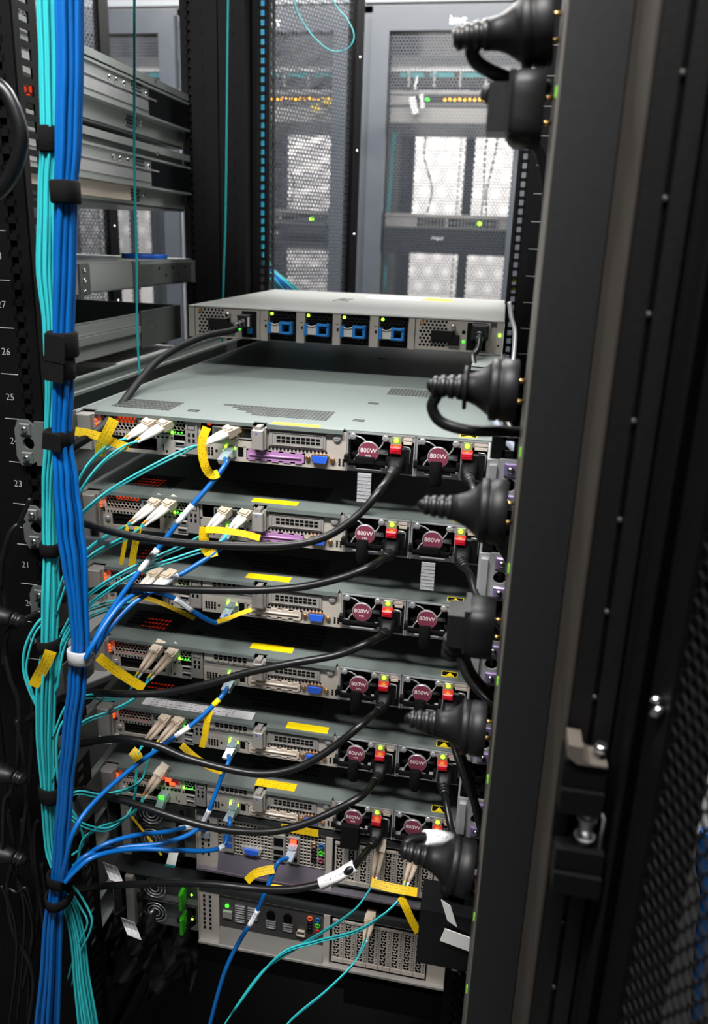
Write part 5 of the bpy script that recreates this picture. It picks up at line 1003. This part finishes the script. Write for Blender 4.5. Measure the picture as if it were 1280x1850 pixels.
fibre('left fibre pair of the fifth server', 296, 1302, -.008, (260, 1344, -.035), [(250, 1362, -.05), (246, 1400, -.055), (243, 1440, -.06), (228, 1476, -.075), (195, 1498, -.09), (160, 1494, -.105), (130, 1478, -.112), (105, 1450, -.112)], [([(238, 1356, -.052), (248, 1366, -.053), (252, 1380, -.053)], .0052)], boots=(M_TAN, M_YELP))
fibre('right fibre pair of the fifth server', 320, 1306, -.008, (283, 1346, -.035), [(268, 1372, -.05), (255, 1410, -.06), (225, 1428, -.075), (180, 1437, -.095), (140, 1432, -.11), (108, 1450, -.113)], boots=(M_TAN, M_YELP))
fibre('orange-tipped fibre pair of the lowest one-unit server', 288, 1400, -.008, (260, 1440, -.03), [(248, 1462, -.045), (215, 1484, -.07), (175, 1498, -.095), (148, 1520, -.108), (140, 1555, -.11), (120, 1575, -.112)], boots=(M_TAN, M_BOOTO), mcol=M_AQUA)
fibre('left fibre pair of the perforated workstation, with a wide yellow label', 687, 1535, -.006, (676, 1592, -.03), [(668, 1608, -.04), (640, 1645, -.055), (590, 1680, -.065), (540, 1710, -.07), (470, 1760, -.075), (400, 1860, -.08)], [([(671, 1594, -.040), (700, 1602, -.042), (730, 1608, -.041), (754, 1612, -.038)], .0046)], boots=(M_TAN, M_BOOTO))
fibre('right fibre pair of the perforated workstation, with a dangling label', 748, 1556, -.006, (733, 1600, -.03), [(722, 1625, -.04), (690, 1655, -.055), (640, 1684, -.065), (570, 1702, -.07), (500, 1730, -.075), (420, 1830, -.08)], [([(724, 1620, -.042), (734, 1640, -.044), (744, 1662, -.043), (756, 1684, -.040)], .0042)], boots=(M_TAN, M_YELP))
fibre('tan fibre pair leaving the bottom workstation slots', 668, 1665, -.006, (660, 1700, -.03), [(640, 1740, -.05), (590, 1790, -.07), (520, 1850, -.08), (480, 1920, -.08)], boots=(M_TAN, M_BOOTO))
# loose fibres beside the bundles
def loose(label, pix, r=.0012, m=None, name='fibre_cable', group='loose aqua fibres at the bundle'):
    o = part(name, m or M_AQUA, None, lambda b: b.tube(way(pix, 7), r, 8)); tag(o, label, 'cable', group); return o
loose('aqua fibre bulging out to the left of the bundle above the yellow tag', [(95, 1105, -.114), (68, 1125, -.118), (47, 1165, -.12), (42, 1205, -.12), (52, 1245, -.119), (72, 1290, -.117), (84, 1340, -.115)], .0014)
loose('second aqua fibre bulging left of the bundle', [(92, 1115, -.114), (66, 1140, -.118), (52, 1180, -.12), (48, 1215, -.12), (60, 1255, -.119), (76, 1300, -.117)], .0011)
loose('aqua fibre looping out right of the bundle at the bottom', [(132, 1600, -.112), (150, 1625, -.115), (166, 1660, -.118), (160, 1690, -.118), (145, 1720, -.116), (130, 1780, -.114)], .0013)
loose('inner aqua fibre loop right of the bundle at the bottom', [(128, 1610, -.112), (146, 1640, -.115), (158, 1665, -.118), (150, 1690, -.118), (138, 1715, -.116), (122, 1770, -.114)], .0012)
loose('aqua fibre looping beside the low blue cables', [(128, 1460, -.112), (140, 1480, -.11), (150, 1510, -.105), (148, 1530, -.105), (130, 1545, -.11)], .0013)
loose('aqua fibre curving between the two bundles low down', [(128, 1290, -.118), (110, 1310, -.12), (102, 1345, -.12), (104, 1400, -.118), (110, 1440, -.115)], .0014)
yt = thing('yellow_tag', 'yellow printed tag hanging on the aqua bundle below its strap', 'label', (0, 0, 0))
flag(yt, [(92, 1176, -.130), (88, 1186, -.130), (82, 1200, -.129), (70, 1222, -.126), (60, 1240, -.125)], .0056)
loose('single teal fibre hanging in front of the left rack rails', [(243, -40, .2), (243, 120, .2), (243, 300, .2), (247, 480, .2), (248, 600, .2), (254, 690, .19), (262, 740, .17)], .0016, M_AQUAD, group='single teal fibres inside the rack')
loose('single teal fibre hanging in front of the black front post', [(413, -60, .58), (411, 100, .58), (409, 300, .58), (407, 420, .58), (404, 500, .58), (402, 620, .57), (400, 700, .56)], .0019, M_AQUAD, group='single teal fibres inside the rack')
loose('thin teal fibre loop hanging at the top before the mesh leaf', [(530, -60, .80), (532, 0, .80), (545, 35, .80), (570, 70, .80), (600, 92, .80), (628, 88, .80), (640, 65, .81), (628, 35, .82), (605, 5, .83), (590, -60, .83)], .0010, M_AQUA, group='single teal fibres inside the rack')
for i in range(7):
    cx = 470+1.6*i; loose(['leftmost', 'second', 'third', 'middle', 'fifth', 'sixth', 'rightmost'][i]+' cable behind the square holes of the front rail', [(cx, -60, .745+.006*i), (cx+2, 150, .745+.006*i), (cx+2, 330, .745+.006*i), (cx+3, 430, .745+.006*i), (478+2*i, 480, .745+.006*i), (492+5*i, 510, .76+.006*i), (512+8*i, 540, .80+.006*i), (560+11*i, 600, .86+.006*i)], .0019, [M_AQUA, M_BLUECAT, M_AQUA, M_BLUECAT, M_BLUECAT, M_AQUA, M_AQUAD][i], 'network_cable', 'cables behind the front rail')

# ------------------------------------------------------------------ dark tangle at the lower left
rnd = random.Random(11)
WHERE = ['hanging at the far left edge', 'curving beside unit number 21', 'crossing below unit number 20', 'hanging near the yellow tag', 'looping low at the far left', 'behind the aqua bundle', 'slanting to the bottom edge', 'hanging beside the lowest straps', 'bent round the left plugs', 'dropping past the low strap', 'trailing at the bottom corner', 'thin and arched near the bottom', 'drooping beside the aqua loop', 'twisting at the very bottom']
TANG = [[(55, 900, -.09), (35, 945, -.095), (15, 985, -.1), (3, 1030, -.1), (8, 1080, -.1), (12, 1120, -.1)], [(45, 940, -.09), (20, 960, -.1), (4, 1010, -.105), (0, 1060, -.105)], [(75, 1105, -.085), (45, 1118, -.09), (20, 1135, -.1), (10, 1155, -.1), (8, 1200, -.1)], [(8, 1180, -.1), (20, 1230, -.105), (34, 1270, -.105), (34, 1340, -.1), (28, 1420, -.1)],
        [(30, 1300, -.1), (42, 1360, -.1), (48, 1430, -.095), (46, 1470, -.1), (35, 1560, -.1)], [(60, 1250, -.08), (58, 1350, -.08), (52, 1450, -.085), (60, 1560, -.085), (70, 1640, -.085), (52, 1740, -.09)], [(20, 1560, -.1), (38, 1600, -.1), (55, 1650, -.095), (58, 1700, -.095), (40, 1790, -.1)], [(75, 1560, -.08), (80, 1610, -.08), (68, 1660, -.085), (55, 1720, -.09), (50, 1850, -.09)],
        [(5, 1390, -.11), (22, 1400, -.11), (20, 1430, -.11), (8, 1450, -.11), (5, 1540, -.11)], [(70, 1480, -.08), (62, 1500, -.085), (64, 1560, -.085), (72, 1620, -.085), (80, 1700, -.085), (76, 1850, -.085)], [(2, 1600, -.11), (20, 1640, -.11), (30, 1690, -.105), (28, 1760, -.105), (15, 1860, -.105)], [(10, 1600, -.1), (30, 1612, -.1), (46, 1604, -.1), (56, 1630, -.095), (60, 1680, -.09), (54, 1740, -.09)],
        [(40, 1480, -.1), (38, 1520, -.1), (30, 1580, -.1), (44, 1640, -.1), (42, 1720, -.1), (30, 1850, -.1)], [(15, 1460, -.1), (25, 1540, -.1), (14, 1600, -.1), (24, 1680, -.1), (60, 1760, -.1), (50, 1860, -.1)]]
for i, pix in enumerate(TANG):
    o = part('dark_cable', M_CORD, None, lambda b: b.tube(way(pix, 6), rnd.uniform(.0016, .0032), 8)); tag(o, 'black cable '+WHERE[i], 'cable', 'dark cables at the lower left')
o = part('dark_cable', M_CORD, None, lambda b: b.tube(way([(-30, 140, -.12), (8, 165, -.12), (32, 215, -.12), (38, 260, -.12), (24, 310, -.12), (0, 345, -.12), (-40, 370, -.12)], 8), .0062, 12)); tag(o, 'thick black cable arching at the upper left edge', 'cable', 'dark cables at the left')
for i, (px, py, w2) in enumerate(((4, 1115, 'near unit number 20'), (8, 1400, 'midway down the left edge'), (10, 1545, 'low on the left edge'))):
    t = thing('power_plug', 'black plug '+w2, 'power plug', A(px, py, -.11), 'black plugs at the left edge')
    part('body', M_PLASTIC, t, lambda b: b.lathe((-.03, 0, 0), (1, 0, 0), [(0, .013), (.022, .013), (.026, .010), (.034, .009), (.036, .0075), (.042, .0075)], 20), 'lplug'); part('strain_relief', M_RUBBER, t, lambda b: b.lathe((.012, 0, 0), (1, 0, -.2), [(0, .007), (.003, .007), (.0035, .0055), (.0055, .0055), (.006, .0065), (.009, .0062), (.0095, .005), (.014, .004)], 14), 'lplugs')
# tags and plastic bag at the bottom left
for px, py, a, w2 in ((203, 1578, .3, 'beside the lowest straps'), (238, 1678, -.1, 'near the bottom edge')):
    o = part('cable_tag', M_WLAB, None, lambda b: b.ribbon([A(px-6+8*math.sin(a)+i*3, py-16+i*8, -.03+.004*math.sin(i)) for i in range(5)], Vector((.0095, 0, -.002)), .0003)); tag(o, 'pale printed tag hanging '+w2, 'label', 'pale tags low at the left')
o = part('cable_tag', M_WHITE, None, lambda b: b.ribbon([A(316-i*2, 1533+i*8, -.05) for i in range(5)], Vector((.0058, 0, .0)), .0003)); tag(o, 'white tag with a teal end hanging under the blue cables', 'label')
part('tag_end', M_AQUAD, o, lambda b: b.ribbon([A(308-i*1, 1562+i*4, -.0505) for i in range(2)], Vector((.006, 0, 0)), .0004))
def bag(b):
    n, m = 14, 10; vs = []; fs = []; rr = random.Random(4)
    for j in range(m):
        for i in range(n):
            p = A(165+190*i/(n-1), 1625+150*j/(m-1), .02); vs.append((p.x, p.y+.02*math.sin(i*1.3+j*.7)+.012*math.sin(j*1.9-i*.6)+rr.uniform(-.006, .006), p.z+rr.uniform(-.003, .003)))
    for j in range(m-1):
        for i in range(n-1): fs.append((j*n+i, j*n+i+1, (j+1)*n+i+1, (j+1)*n+i))
    b.add(vs, fs, True)
o = part('plastic_bag', mat('black_plastic_film', srgb(24, 25, 26), .18, noise=.1, scale=30), None, bag); tag(o, 'crumpled glossy black plastic bag low behind the bundles', 'bag')
mo = o.modifiers.new('thickness', 'SOLIDIFY'); mo.thickness = .001
o = part('yellow_strip', M_YEL, None, lambda b: b.ribbon([A(230, 1465, -.04), A(250, 1490, -.045), A(270, 1515, -.048), A(292, 1545, -.05)], Vector((.0012, 0, .001)), .0003)); tag(o, 'narrow yellow paper strip slanting across the dark supply bay', 'label')
# things beyond the open rear door
o = part('network_cable', M_BLUECAT, None, lambda b: b.tube(way([(1276, 1500, -.02), (1268, 1560, -.02), (1276, 1620, -.02), (1266, 1700, -.02), (1258, 1850, -.02)], 6), .006, 8)); tag(o, 'blue cable glimpsed through the open mesh door', 'cable')
